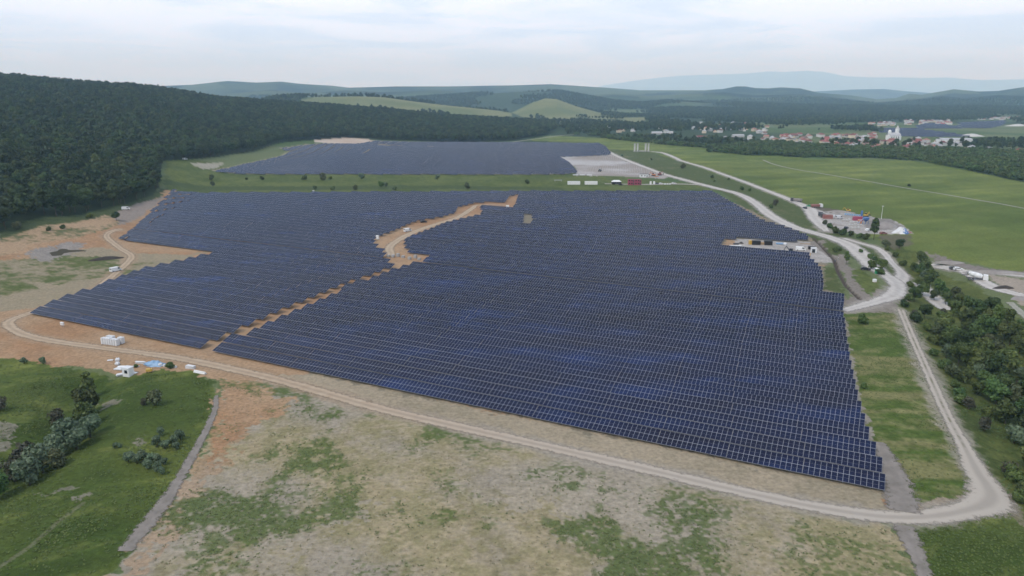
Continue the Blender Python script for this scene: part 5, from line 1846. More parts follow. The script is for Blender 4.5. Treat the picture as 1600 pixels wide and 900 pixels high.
for x0, x1, y0, y1, n, where in ((1358, 1400, 193, 197, 20, 'at the distant town left end'), (1437, 1490, 189, 195, 38, 'in the distant town middle'),
                                 (1500, 1608, 182.5, 188, 40, 'at the distant town right end'), (1415, 1430, 190, 195, 5, 'at the distant town left end')):
    cnt = tries = 0
    while cnt < n and tries < 3000:
        tries += 1
        q = rh_.random()
        rk = 'roofr' if q < .3 else 'roofo' if q < .55 else 'roofg'
        cnt += put_house(rh_.uniform(x0, x1), rh_.uniform(y0, y1), 'wallw' if rh_.random() < .75 else 'wallc', rk, 'block' if rh_.random() < .07 else ('villa' if rh_.random() < .4 else 'cottage'), where)
print('houses', len(placed), 'trees', N_TREES)
# church
x, y = G(1395, 219)
ch = thing('church', 'white church with a tall bell tower and a rounded turret, above the village', 'church', (x, y, 0), 0.25)
MB().box((0, 0, -.5), (24, 11, 10)).box((13.5, 0, -.5), (6, 7, 8), bev=1.8).build('wall', [M['white']], ch)
gable(24, 11, 9.5, 4.5, 0.3).build('roof', [M['roofg']], ch)
tw = MB().box((8, 1, 9), (5.5, 5.5, 12), bev=0.8).build('bell_tower', [M['white']], ch)
MB().add([(8 + 3.1 * math.cos(a), 1 + 3.1 * math.sin(a), 21) for a in [i * math.pi / 4 for i in range(8)]] + [(8, 1, 27.5)], [(i, (i + 1) % 8, 8) for i in range(8)] + [tuple(range(7, -1, -1))]).build('spire', [M['palecon']], tw)
tu = MB().box((-9, 0, 9), (5.5, 5.5, 6.5), bev=1.4)
for k in range(5):
    a0, a1 = k * math.pi / 10, (k + 1) * math.pi / 10
    tu.tube((-9, 0, 15.5 + 3.4 * math.sin(a0)), (-9, 0, 15.5 + 3.4 * math.sin(a1)), 2.9 * math.cos(a0), 2.9 * math.cos(a1) + .05, 12)
tu.build('turret', [M['white']], ch)
for i in range(4):
    MB().box((-8 + 5 * i, -5.53, 3), (1.4, 0.12, 4)).build('window', [M['window']], ch)
# warehouse
x, y = G(1490, 226)
wh = thing('warehouse', 'large white warehouse with a flat pale roof behind the thicket', 'warehouse', (x, y, 0), -0.12)
MB().box((0, 0, -.5), (50, 22, 9.5)).build('wall', [M['white']], wh)
gable(50, 22, 9, 2.2, 0.3).build('roof', [M['roofg']], wh)
MB().box((-12, -11.05, 0), (5, 0.2, 4.5)).build('door', [M['dark']], wh)
# quarry-like pale yards on the plain: low heaps
for px, py, sx, lab in ((1517, 212, 26, 'pale gravel heap on the open plain right of the solar farm'), (1590, 196, 34, 'pale gravel heap at the right edge beside the distant town')):
    x, y = G(px, py + 1)
    tag(MB().mound((0, 0, 0), sx, 14, 5, 5).build('gravel_heap', [M['palecon']], smooth=True), lab, 'heap').location = (x, y, 0)

# stone pillars on the far meadow edge
for px, lab in ((991.5, 'outermost left concrete pillar on the meadow edge, at the far road end'), (996, 'concrete pillar at the left end of the low wall'), (1008.5, 'concrete pillar at the right end of the low wall'),
                (1013, 'outermost right concrete pillar, beside the start of the upper road')):
    x, y = G(px, 237)
    r = thing('concrete_pillar', lab, 'pillar', (x, y, 0), 0.1)
    MB().box((0, 0, -.5), (3.0, 3.0, 1.4)).build('base', [M['concrete']], r)
    MB().box((0, 0, 0.9), (2.2, 2.2, 10.6), bev=.2, top=.9).build('shaft', [M['palecon']], r)
    MB().box((0, 0, 11.5), (2.7, 2.7, 0.6)).build('cap', [M['concrete']], r)
a, b = G(997, 236.6), G(1007.5, 236.8)
ang = math.atan2(b[1] - a[1], b[0] - a[0]); L_ = float(np.hypot(*(b - a))) - 2.4
r = tag(MB().box((0, 0, -.3), (L_, 0.6, 1.9)).box((0, 0, 1.6), (L_, 0.9, 0.2)).build('low_wall', [M['palecon']]), 'low pale wall joining the two middle pillars on the meadow edge', 'wall')
r.location = ((a[0] + b[0]) / 2, (a[1] + b[1]) / 2, 0); r.rotation_euler = (0, 0, ang)


# ================================================================== SITE THINGS
def at(px, py):
    x, y = G(px, py)
    return (float(x), float(y), float(H(x, y)))


def wheels(root, xs, hw, r=0.34, w=0.24):
    for x in xs:
        for s_ in (-1, 1):
            t = MB().tube((0, -w / 2, 0), (0, w / 2, 0), r, n=14).build('wheel', [M['rubber']], root)
            t.location = (x, s_ * hw, r)
            MB().tube((0, s_ * w * 0.5, 0), (0, s_ * (w * 0.5 + 0.03), 0), r * 0.55, n=10).build('rim', [M['steel']], t)


def car(label, loc, rz, paint, van=False):
    r = thing('van' if van else 'car', label, 'van' if van else 'car', loc, rz)
    L, h = (2.5, 2.1) if van else (2.15, 1.45)
    if van:
        prof = [(-L, .35), (L, .35), (L, .95), (L - .45, 1.15), (L - 1.15, h - .05), (L - 1.5, h), (-L, h), (-L, .35 + .01)]
        win = [(L - .55, 1.2), (L - 1.18, h - .18), (L - 1.9, h - .18), (L - 1.9, 1.2)]
    else:
        prof = [(-L, .32), (L, .32), (L, .72), (L - .35, .86), (L - 1.15, .95), (L - 1.85, h), (-L + .85, h), (-L + .12, 1.0), (-L, .9)]
        win = [(L - 1.25, .98), (L - 1.9, h - .08), (-L + .95, h - .08), (-L + .3, 1.0)]
    MB().prism(prof, -.88, .88, axis='y').build('body', [M[paint]], r)
    for s_ in (-1, 1):
        MB().prism(win, s_ * .89 - .015, s_ * .89 + .015, axis='y').build('side_window', [M['window']], r)
    x0, z0, x1, z1 = (L - .5, 1.14, L - 1.14, h - .1) if van else (L - 1.2, .97, L - 1.83, h - .04)
    MB().add([(x0 + .03, -.72, z0 + .03), (x0 + .03, .72, z0 + .03), (x1 + .03, .66, z1 + .03), (x1 + .03, -.66, z1 + .03)], [(0, 1, 2, 3)]).build('windscreen', [M['window']], r)
    if not van:
        MB().add([(-L + .18, -.68, 1.05), (-L + .18, .68, 1.05), (-L + .82, .64, h - .03), (-L + .82, -.64, h - .03)], [(3, 2, 1, 0)]).build('rear_window', [M['window']], r)
    else:
        MB().box((-L - .012, 0, 1.3), (.02, 1.3, .55)).build('rear_window', [M['window']], r)
    wheels(r, (-L + .85, L - .85), .80)
    return r


def lorry(label, loc, rz, cabp, load, mixer=False):
    r = thing('mixer_truck' if mixer else 'lorry', label, 'truck', loc, rz)
    MB().box((0, 0, .75), (8.4, 1.0, .3)).build('chassis', [M['dark']], r)
    cb = MB().prism([(2.2, .6), (4.2, .6), (4.2, 1.7), (3.95, 2.9), (2.2, 2.95)], -1.2, 1.2, axis='y').build('cab', [M[cabp]], r)
    MB().add([(4.23, -1.05, 1.75), (4.23, 1.05, 1.75), (4.0, 1.0, 2.75), (4.0, -1.0, 2.75)], [(0, 1, 2, 3)]).build('windscreen', [M['window']], cb)
    if mixer:
        m = MB()
        pts = [(1.9, 1.9, .7), (1.2, 2.05, 1.1), (-1.0, 2.5, 1.25), (-2.8, 2.95, .95), (-3.7, 3.2, .5)]
        for (xa, za, ra), (xb, zb, rb) in zip(pts[:-1], pts[1:]):
            m.tube((xa, 0, za), (xb, 0, zb), ra, rb, 16)
        m.build('drum', [M[load]], r, True)
        MB().tube((-3.7, 0, 3.5), (-4.0, 0, 2.6), .55, .3, 8).tube((-4.0, 0, 1.9), (-4.4, 0, 1.2), .18, .14, 8).build('chute', [M['steel']], r)
    else:
        MB().box((-1.1, 0, 1.1), (6.0, 2.4, 1.5), top=1.03).build('tipper_body', [M[load]], r)
    wheels(r, (3.1, -1.6, -3.0), 1.0, .5, .34)
    return r


def excavator(label, loc, rz, paint, sc=1.0, loader=False):
    r = thing('loader' if loader else 'excavator', label, 'digger', loc, rz, None, sc)
    if loader:
        wheels(r, (-1.5, 1.5), 1.0, .75, .5)
        MB().box((-1.2, 0, .8), (3.0, 1.9, 1.2), bev=.2).build('body', [M[paint]], r)
    else:
        for s_ in (-1, 1):
            MB().prism([(-1.9, .3), (-1.6, 0), (1.6, 0), (1.9, .3), (1.9, .6), (1.6, .85), (-1.6, .85), (-1.9, .6)], s_ * 1.1 - .28, s_ * 1.1 + .28, axis='y').build('track', [M['rubber']], r)
        MB().box((-.4, 0, .95), (3.6, 2.5, 1.1), bev=.25).build('body', [M[paint]], r)
    cb = MB().box((.3, .5, 1.6), (1.5, 1.2, 1.5), top=.9).build('cab', [M['window']], r)
    MB().box((.3, .5, 3.1), (1.5, 1.2, .1)).build('roof', [M[paint]], cb)
    MB().tube((1.2, -.2, 1.6), (3.4, -.2, 3.9), .28, .2, 6).build('boom', [M[paint]], r)
    MB().tube((3.4, -.2, 3.9), (4.6, -.2, 1.6), .2, .14, 6).build('arm', [M[paint]], r)
    MB().prism([(4.2, .7), (5.0, .5), (5.1, 1.5), (4.5, 1.7)], -.75, .4, axis='y').build('bucket', [M['dark']], r)
    return r


def container(label, loc, rz, paint, L=6.06, W=2.44, Hh=2.6, name='container', cat='container', windows=False):
    r = thing(name, label, cat, loc, rz)
    m = MB()
    n = int(L / 0.56)
    prof = []
    for i in range(n):
        x0 = -L / 2 + L * i / n; d = L / n
        prof += [(x0, 0), (x0 + d * .3, 0), (x0 + d * .45, .06), (x0 + d * .85, .06)]
    prof += [(L / 2, 0)]
    ring = [(x, -W / 2 + y) for x, y in prof] + [(x, W / 2 - y) for x, y in reversed(prof)]
    k = len(ring)
    m.add([(x, y, .12) for x, y in ring] + [(x, y, Hh - .08) for x, y in ring], [(i, (i + 1) % k, k + (i + 1) % k, k + i) for i in range(k)])
    m.box((0, 0, 0), (L + .02, W + .02, .14)).box((0, 0, Hh - .1), (L + .02, W + .02, .1))
    m.build('body', [M[paint]], r)
    if windows:
        for x in (-L * .3, L * .08):
            w_ = MB().box((0, 0, 0), (1.2, .07, 1.05)).build('window', [M['window']], r)
            w_.location = (x, -W / 2 - .02, 1.0)
        d_ = MB().box((0, 0, 0), (.9, .07, 2.0)).build('door', [M['dark']], r)
        d_.location = (L * .34, -W / 2 - .02, .16)
    else:
        for s_ in (-1, 1):
            d_ = MB().box((0, 0, .2), (.06, W / 2 - .08, Hh - .4)).build('door', [M[paint]], r)
            d_.location = (L / 2 + .02, s_ * W / 4, 0)
            MB().tube((.05, -s_ * .3, .3), (.05, -s_ * .3, Hh - .4), .03, n=5).build('lock_bar', [M['steel']], d_)
    return r


def pallet(label, loc, rz, size, cover='film', cat='pallet', name='wrapped_pallet', group=None):
    """a wrapped load on a wooden pallet"""
    r = thing(name, label, cat, loc, rz, group)
    w, d, h = size
    b = MB()
    for y in (-d * .42, 0, d * .42):
        b.box((0, y, 0), (w, .1, .1))
    for i in range(5):
        b.box((-w * .45 + w * .9 * i / 4, 0, .1), (.1, d, .025))
    b.build('pallet_base', [M['wood']], r)
    MB().box((0, 0, .13), (w * .98, d * .98, h), bev=.07, top=.97).build('load', [M[cover]], r)
    return r


def sheets(label, loc, rz, size, n, paint, name='sheet_stack', cat='sheets'):
    r = thing(name, label, cat, loc, rz)
    rg = random.Random(n * 7 + int(size[0] * 10))
    for i in range(n):
        MB().box((rg.uniform(-.2, .2), rg.uniform(-.15, .15), 0.02 + i * size[2]), (size[0], size[1], size[2] * .8), rz=rg.uniform(-.09, .09)).build('sheet', [M[paint]], r)
    return r


def heap(label, px, py, sx, sy, h, paint, seed, rz=0.0, name='soil_heap', cat='heap'):
    o = tag(MB().mound((0, 0, 0), sx, sy, h, seed, rz).build(name, [M[paint]], smooth=True), label, cat)
    o.location = at(px, py)
    return o


def bag(label, loc, s, paint='film'):
    r = thing('bulk_bag', label, 'bag', loc, rh_.uniform(0, 1.5))
    m = MB()
    for z0, z1, a, b in ((0, .25, .78, .98), (.25, .7, .98, 1.0), (.7, .95, 1.0, .75)):
        m.add([(x * a * s, y * a * s, z0 * s * 1.6) for x, y in ((-1, -.8), (-.8, -1), (.8, -1), (1, -.8), (1, .8), (.8, 1), (-.8, 1), (-1, .8))] + [(x * b * s, y * b * s, z1 * s * 1.6) for x, y in ((-1, -.8), (-.8, -1), (.8, -1), (1, -.8), (1, .8), (.8, 1), (-.8, 1), (-1, .8))],
              [(i, (i + 1) % 8, 8 + (i + 1) % 8, 8 + i) for i in range(8)] + [tuple(range(8, 16))])
    m.build('sack', [M[paint]], r)
    for sx, sy in ((1, 1), (1, -1), (-1, 1), (-1, -1)):
        MB().tube((sx * .6 * s, sy * .6 * s, 1.5 * s), (sx * .35 * s, sy * .35 * s, 1.85 * s), .05 * s, n=5).build('loop', [M[paint]], r)
    return r


def tarp_heap(label, loc, rz, sx, sy, h, paint, seed, extra=None):
    r = thing('covered_heap', label, 'covered heap', loc, rz)
    MB().mound((0, 0, 0), sx, sy, h, seed, rough=.45, n=26, rings=9).build('tarpaulin', [M[paint]], r, True)
    if extra:
        MB().mound((sx * .35, -sy * .2, 0), sx * .55, sy * .75, h * .8, seed + 1, rough=.5).build('second_sheet', [M[extra]], r, True)
    return r


# --- left: wrapped module crates by the front row
c0 = np.array(G(160, 537)); c1 = np.array(G(191, 541))
dv = (c1 - c0) / np.hypot(*(c1 - c0)); nv = np.array((-dv[1], dv[0])); ra = math.atan2(dv[1], dv[0])
for i in range(7):
    p = c0 + dv * (0.6 + i * 0.97)
    e = ' at the left end' if i == 0 else ' at the right end' if i == 6 else ''
    lab = f'tall white wrapped crate{e} of the front row beside the dirt track' if e else 'tall white wrapped crate inside the front row beside the dirt track'
    pallet(lab, (p[0], p[1], float(H(*p))), ra + rh_.uniform(-.04, .04), (0.80, 1.5, 2.15 + rh_.uniform(-.1, .1)), name='module_crate', cat='crate', group=None if e else 'white crates of the front row')
for i in (0, 1, 2, 5, 6):
    p = c0 + dv * (0.6 + i * 0.97) + nv * 2.1
    lab = 'tall white wrapped crate of the back row, left of its gap' if i < 3 else 'tall white wrapped crate of the back row, right of its gap'
    pallet(lab, (p[0], p[1], float(H(*p))), ra + rh_.uniform(-.05, .05), (0.80, 1.5, 2.15 + rh_.uniform(-.1, .1)), name='module_crate', cat='crate', group='white crates of the back row ' + ('left' if i < 3 else 'right'))
r = thing('inverter_cabinet', 'small white cabinet on a post before the front row, left of the crates', 'cabinet', at(98, 512), ROWANG)
MB().tube((-.4, 0, -.2), (-.4, 0, 1.0), .06).tube((.4, 0, -.2), (.4, 0, 1.0), .06).build('post', [M['steel']], r)
MB().box((0, 0, .9), (1.5, .6, 1.0), bev=.08).build('cabinet_body', [M['white']], r)
MB().box((0, -.31, 1.0), (1.2, .03, .8)).build('door', [M['film']], r)
# --- left: materials dump on the edge of the grassy bank
sheets('lone grey board lying left of the white bags', at(172, 563), .3, (1.6, .9, .1), 2, 'film')
bag('plump white bag, upper one of the pair at the left of the dump', at(184, 564), .62)
bag('plump white bag, lower one of the pair at the left of the dump', at(183.5, 569.5), .60)
sheets('white boards scattered left of the white site cabin', at(186, 575), -.2, (2.6, 1.4, .10), 3, 'film')
sheets('white boards lying just above the white site cabin', at(192, 572.5), .1, (2.8, 1.2, .10), 3, 'white')
r = thing('site_cabin', 'white cube cabin with a grey window among the building materials', 'cabin', at(200.5, 583), -.25)
MB().box((0, 0, 0), (2.4, 2.2, 2.6), bev=.1).build('body', [M['white']], r)
MB().box((.2, -1.12, 1.1), (1.0, .04, 1.0)).build('window', [M['window']], r)
MB().box((0, 0, 2.6), (2.55, 2.35, .12)).build('roof', [M['film']], r)
sheets('pale boards fallen in front of the white site cabin, left side', at(187, 581.5), .5, (2.0, 1.3, .12), 4, 'film')
sheets('white sheet leaning right of the white site cabin', at(209, 580.5), -.3, (1.8, 1.1, .10), 2, 'white')
sheets('flat white sheets above the right of the site cabin', at(212, 572), -.1, (1.9, 1.1, .10), 2, 'film')
sheets('narrow bundle of white boards left of the blue covered heap', at(219.5, 567.5), -.1, (2.9, .7, .16), 4, 'film')
tarp_heap('pile under pale blue tarpaulin on the edge of the grass', at(242, 570), -.12, 3.7, 1.9, 1.35, 'tarp', 8)
bag('white bag leaning on the blue covered heap, centre', at(250.5, 571.5), .55)
bag('smaller white bag at the right end of the blue covered heap', at(257.5, 572.5), .45)
sheets('bundle of grey boards right of the blue covered heap', at(271, 574), -.2, (1.8, .8, .14), 4, 'film')
sheets('bundle of pale boards near the dirt track, left of the white tube', at(298, 575), -.3, (3.0, 1.0, .18), 5, 'film')
r = thing('pipe_bundle', 'long white wrapped tube lying on the earth at the end of the dump', 'pipes', at(312.5, 583), -.42)
for y, z in ((-.24, .22), (.24, .22), (0, .60)):
    MB().tube((-2.2, y, z), (2.2, y, z), .22, n=12).build('pipe', [M['white']], r)
r = thing('generator', 'small yellow machine with dark legs on the grass below the blue heap', 'machine', at(233.5, 581.5), .2)
MB().box((0, 0, .55), (1.7, 1.0, .75), bev=.1).build('housing', [M['yellow']], r)
for sx in (-.65, .65):
    for sy in (-.35, .35):
        MB().box((sx, sy, 0), (.12, .12, .56)).build('leg', [M['black']], r)
MB().tube((.4, 0, 1.3), (.4, 0, 1.75), .06).build('exhaust_pipe', [M['dark']], r)
# --- left: van on the track, soil bank, cabin by the wood
car('white van driving on the dirt track past the grassy flat', at(181, 424), 1.05, 'white', True)
heap('long bank of dark soil beside the bend of the dirt track', 166, 405, 9.2, 2.1, 1.5, 'soil', 4, .55)
car('white van parked at the foot of the wood on bare grey ground', at(198, 336), .3, 'white', True)
car('small white van below the wood at the left end of the far solar field', at(291, 265), .2, 'white', True)
r = tag(MB().tube((0, 0, -.3), (0, 0, 2.8), .09, .07, 8).box((0, 0, 2.4), (1.3, .12, .8)).build('site_sign', [M['white']]), 'white board on a post at the back edge of the main panels', 'sign')
r.location = at(490, 303)

# --- container lane on the grassy strip
container('white shipping container on the grassy strip, left one of two', at(896.5, 288.5), 0.0, 'white', 11.6, 2.5, 2.9)
container('white shipping container on the grassy strip, nearer the dark tent', at(923.5, 288.5), 0.0, 'white', 11.6, 2.5, 2.9)
r = thing('open_shelter', 'low grey roofed shelter at the left of the white containers', 'shelter', at(872, 284.5), 0)
for sx in (-3, 3):
    for sy in (-1, 1):
        MB().box((sx, sy, -.1), (.12, .12, 1.75)).build('post', [M['steel']], r)
MB().box((0, 0, 1.64), (7.5, 2.8, .18)).build('roof', [M['roofg']], r)
r = thing('canopy_tent', 'white topped tent with dark sides on the container lane', 'tent', at(963, 288), 0)
MB().add([(-4.6, -2.2, 2.5), (4.6, -2.2, 2.5), (4.6, 2.2, 2.5), (-4.6, 2.2, 2.5), (-2.6, 0, 3.9), (2.6, 0, 3.9)], [(0, 1, 5, 4), (2, 3, 4, 5), (1, 2, 5), (3, 0, 4)]).build('canopy', [M['white']], r)
for sx in (-4.4, 0, 4.4):
    for sy in (-2, 2):
        MB().tube((sx, sy, -.1), (sx, sy, 2.5), .06).build('post', [M['steel']], r)
MB().box((0, 1.95, .1), (8.6, .08, 2.4)).box((-2.9, -1.9, .1), (2.6, .08, 2.35)).box((3.2, -1.9, .1), (2.2, .08, 2.35)).build('side_curtain', [M['black']], r)
car('black car parked at the right end of the dark tent', at(970, 289.5), .1, 'black')
for i, (dx, z) in enumerate(((0, 0), (6.15, 0), (0, 2.62), (6.15, 2.62))):
    x, y, z0 = at(986, 289)
    container(('lower' if z == 0 else 'upper') + (' left' if dx == 0 else ' right') + ' red site office in the stack of four', (x + dx, y, z0 + z), 0, 'crimson', 6.06, 2.44, 2.6, 'site_office', 'site office', True)
for px, nm, lab in ((1016.5, 'white', 'white toilet cabin on the container lane, left of a pair'), (1022, 'white', 'white toilet cabin on the container lane, right of a pair')):
    r = thing('toilet_cabin', lab, 'toilet', at(px, 288), 0)
    MB().box((0, 0, 0), (1.5, 1.5, 2.6), bev=.08).build('cabin', [M[nm]], r)
    MB().box((0, -.77, .15), (.9, .05, 2.1)).build('door', [M['film']], r)
    MB().box((0, 0, 2.6), (1.6, 1.6, .18), top=.85).build('roof', [M['film']], r)
car('dark blue car beside the pair of white toilet cabins', at(1027, 288), 0, 'dark')
car('white car on the container lane right of the toilet cabins', at(1033, 288), .1, 'white')
car('silver car parked near the right end of the container lane', at(1053, 287.5), .2, 'film')
for i, px in enumerate((1039, 1043, 1047)):
    pallet(['left', 'middle', 'right'][i] + ' of the three low white pallets between the cars on the container lane', at(px, 288.5), rh_.uniform(-.2, .2), (1.6, 1.3, 1.1))
container('white site cabin with a dark roof above the red offices', at(1006, 277), .05, 'white', 8.5, 3, 3.1, 'site_cabin', 'cabin', True)
r = tag(MB().box((0, 0, 0), (8.8, 3.3, .2)).box((0, 0, .2), (7.6, 2.5, .08)).build('roof_sheet', [M['dark']]), 'dark sheet covering the top of the white site cabin', 'roof sheet')
x, y, z = at(1006, 277); r.location = (x, y, z + 3.12); r.rotation_euler = (0, 0, .05)
excavator('orange digger beside the far road, near the white site cabin', at(1021, 275), 2.6, 'orange')
excavator('red digger beside the far road, farther from the site cabin', at(1031, 274), .6, 'red')
sheets('orange boards stacked between the two diggers', at(1026, 276.5), .1, (4, 1.5, .2), 4, 'orange')
for i, px in enumerate((899, 910, 921)):
    sheets(['left', 'middle', 'right'][i] + ' stack of flat white boards along the near edge of the unbuilt ground', at(px, 274), .0, (5.0, 2.0, .22), 4, 'film')
excavator('small dark digger on the unbuilt ground of the far field', at(937, 268), 1.0, 'dark', .8)
# --- upper road traffic and the builders yard
lorry('grey tipper lorry coming along the upper gravel road', at(1244, 315.5), 2.5, 'dark', 'greysoil')
car('dark green car where the upper road widens, ahead of the grey lorry', at(1264, 323), 2.4, 'green')
lorry('red and white lorry at the edge of the meadow by the road turn', at(1276, 324.5), .1, 'white', 'red')
car('dark car at the left side of the road turn', at(1257.5, 326), 1.6, 'black')
lorry('dark lorry parked at the left end of the builders yard', at(1284, 339), 1.5, 'dark', 'dark')
container('red storage container at the left end of the builders yard', at(1293, 341.5), -.1, 'red')
car('white van in the builders yard right of the red container', at(1301.5, 340.5), .1, 'white', True)
car('silver van in the builders yard behind the block stacks', at(1311, 341.5), .3, 'film', True)
for i in range(7):
    px = 1321 + i * 3.6
    pallet('low blue crate in the row along the back of the builders yard', at(px, 335.5 + i * .35), -.1, (1.0, 1.0, 1.2), 'tarp', 'crate', 'blue_crate', 'blue crates along the back of the builders yard')
for row, (py, xs) in enumerate(((345, (1318, 1322.5, 1327)), (349, (1329, 1333.5, 1338, 1342.5)), (353, (1327, 1331.5, 1336, 1340.5, 1345)), (358, (1331, 1336, 1341)))):
    for i, px in enumerate(xs):
        wh_ = ['farthest from the gravel road', 'second farthest from the gravel road', 'third from the back of the yard', 'nearest the hedge'][row]
        pallet(f'pale block stack in the yard row {wh_}', at(px, py), rh_.uniform(-.1, .1), (1.5, 1.5, rh_.uniform(.8, 1.5)), 'palecon', 'block stack', 'block_stack', f'block stacks of the yard row {wh_}')
r = thing('batching_plant', 'blue hopper plant with a sloping conveyor in the builders yard', 'machine', at(1352, 350), .2, None, .72)
for sx in (-1.6, 1.6):
    for sy in (-1.6, 1.6):
        MB().box((sx, sy, 0), (.22, .22, 3.2)).build('leg', [M['blue']], r)
MB().add([(-.6, -.6, 2.4), (.6, -.6, 2.4), (.6, .6, 2.4), (-.6, .6, 2.4), (-2, -2, 4.6), (2, -2, 4.6), (2, 2, 4.6), (-2, 2, 4.6), (-2, -2, 6.2), (2, -2, 6.2), (2, 2, 6.2), (-2, 2, 6.2)],
         [(0, 1, 5, 4), (1, 2, 6, 5), (2, 3, 7, 6), (3, 0, 4, 7), (4, 5, 9, 8), (5, 6, 10, 9), (6, 7, 11, 10), (7, 4, 8, 11), (8, 9, 10, 11), (3, 2, 1, 0)]).build('hopper', [M['blue']], r)
MB().tube((-1, 0, 6.2), (-6.5, 2, .6), .3, n=4).build('conveyor', [M['tarp']], r)
r = thing('silo', 'upright blue silo behind the hopper plant', 'silo', at(1346, 338.5), 0, None, .62)
MB().tube((0, 0, 1.6), (0, 0, 6.6), 1.1, n=14).tube((0, 0, 1.6), (0, 0, .5), 1.1, .3, 14).tube((0, 0, 6.6), (0, 0, 7.2), 1.1, .2, 14).build('tank', [M['blue']], r)
for k in range(4):
    a = k * math.pi / 2 + .78
    MB().tube((math.cos(a), math.sin(a), 0), (math.cos(a), math.sin(a), 2.4), .09, n=5).build('leg', [M['steel']], r)
excavator('yellow digger at the back of the builders yard, right of the silo', at(1353, 338), .5, 'yellow', .8)
excavator('yellow digger beyond the blue crates at the edge of the meadow', at(1325, 330.5), 2.8, 'yellow', .8)
container('dark red container behind the block stacks', at(1340, 344), -.15, 'crimson')
container('orange container left of the blue hopper plant', at(1343, 348.5), 1.2, 'orange', 4, 2.2, 2.2)
heap('large grey gravel heap at the right of the builders yard', 1384, 355, 7.5, 6.0, 3.4, 'greysoil', 12, 0, 'gravel_heap')
heap('dark earth bank along the back of the builders yard', 1312, 331.5, 11, 2.4, 1.5, 'greysoil', 13, -.35)
heap('low grey gravel heap behind the large heap in the yard', 1362, 343, 5.5, 3.5, 1.8, 'greysoil', 14, 0, 'gravel_heap')
heap('earth bank at the entrance of the builders yard', 1304, 352, 7, 1.3, 1.1, 'greysoil', 15, -.7)
tarp_heap('big heap under white sheeting with a blue sheet, at the yard end', at(1407, 364.5), 0, 5.0, 3.4, 3.4, 'film', 21, 'blue')
car('red car on the near side of the yard, right of the tall tree', at(1380, 366), .1, 'red')
heap('small reddish rubble heap right of the white sheeted heap', 1420, 364, 2.4, 1.4, .9, 'red', 22, .2, 'rubble_heap')
car('white car in the builders yard near the tall tree', at(1356, 361), .7, 'white')
car('dark car in the yard left of the block stacks', at(1322, 357.5), .9, 'black')
r = thing('lamp_mast', 'thin pale mast at the back edge of the builders yard', 'mast', at(1377, 341.5), 0)
MB().tube((0, 0, -.3), (0, 0, 8.6), .14, .08, 8).build('pole', [M['white']], r)
MB().box((0, 0, 8.5), (1.2, .5, .25)).build('lamp_head', [M['film']], r)
# --- the small yard among the panels
pallet('low dark pallet at the left end of the small yard', at(1150, 382), .0, (3.0, 1.2, .8), 'dark')
sheets('white boards in front of the dark pallet in the small yard', at(1149, 384.5), -.05, (6.5, 1.4, .2), 3, 'white')
heap('small dark soil heap at the left end of the small yard', 1158, 380, 1.6, 1.2, 1.0, 'soil', 31)
container('yellow container at the back of the small yard', at(1174.5, 381), -.12, 'yellow', 3.2, 2.2, 2.2)
container('black container right of the yellow one in the small yard', at(1181, 381.5), -.12, 'black', 4.6, 2.3, 2.3)
pallet('white topped dark crate between the two black containers', at(1191, 381.5), -.12, (4.4, 1.8, 1.2), 'wood')
container('black container at the right end of the row in the small yard', at(1200, 382), -.12, 'black', 4.2, 2.3, 2.4)
sheets('pale blue boards lying in the middle of the small yard', at(1221, 381), -.1, (5.5, 2.0, .18), 4, 'tarp')
bag('white bag at the right end of the pale blue boards', at(1226.5, 382), .8)
for i, px in enumerate((1154, 1158.5, 1163)):
    pallet(['left', 'middle', 'right'][i] + ' one of three grey crates against the panels in the small yard', at(px, 389.5), -.1, (1.4, 1.6, 1.7), 'concrete', 'crate', 'grey_crate')
excavator('dark grey loader on the pale ground of the small yard', at(1237, 397), 2.3, 'dark', 1.0, True)
car('white van in the small yard right of the grey loader', at(1251, 391), -.3, 'white', True)
for px, py, lab in ((1265, 389, 'black bin at the right end of the small yard, left of a pair'), (1270, 389.5, 'black bin at the right end of the small yard, right of a pair')):
    r = thing('waste_bin', lab, 'bin', at(px, py), -.2)
    MB().box((0, 0, .1), (1.5, 1.2, 1.5), top=1.12).build('body', [M['black']], r)
    MB().box((0, 0, 1.6), (1.75, 1.45, .15)).build('lid', [M['dark']], r)
r = thing('transformer_cabin', 'white and black electrical cabin below the two black bins', 'cabin', at(1271, 394), -.2)
MB().box((0, 0, 0), (2.6, 2.2, 2.4)).build('body', [M['white']], r)
MB().box((-.2, -1.12, .1), (1.6, .06, 1.9)).build('door', [M['black']], r)
MB().box((0, 0, 2.4), (2.9, 2.5, .2)).build('roof', [M['film']], r)
sheets('yellowish plank lying on grass at the back of the small yard', at(1258, 381), -.15, (5.5, .5, .2), 2, 'wood')
# --- junction and haul road
car('dark car parked beside the track below the gravel junction', at(1352.5, 421), -.3, 'black')
r = thing('toilet_cabin', 'green toilet cabin with a white roof between two large bushes', 'toilet', at(1370, 425.5), .1)
MB().box((0, 0, 0), (1.4, 1.4, 2.4), bev=.1).build('cabin', [M['green']], r)
MB().box((0, -.72, .15), (.85, .05, 1.9)).build('door', [M['green']], r)
MB().box((0, 0, 2.4), (1.5, 1.5, .4), top=.6).build('roof', [M['white']], r)
r = thing('water_tank', 'small white tank standing on the grass below the green toilet cabin', 'tank', at(1366.5, 439), .2)
MB().box((0, 0, .15), (1.5, 1.2, 1.15), bev=.15).build('tank', [M['white']], r)
MB().box((0, 0, 0), (1.6, 1.3, .15)).build('pallet_base', [M['wood']], r)
car('white car on the haul road beside the meadow', at(1498, 417.5), -.35, 'white')
car('dark blue car right behind the white car on the haul road', at(1491.5, 415.5), -.35, 'dark')
lorry('concrete mixer truck with a white drum on the loading lane', at(1527, 434.5), -.55, 'white', 'white', True)
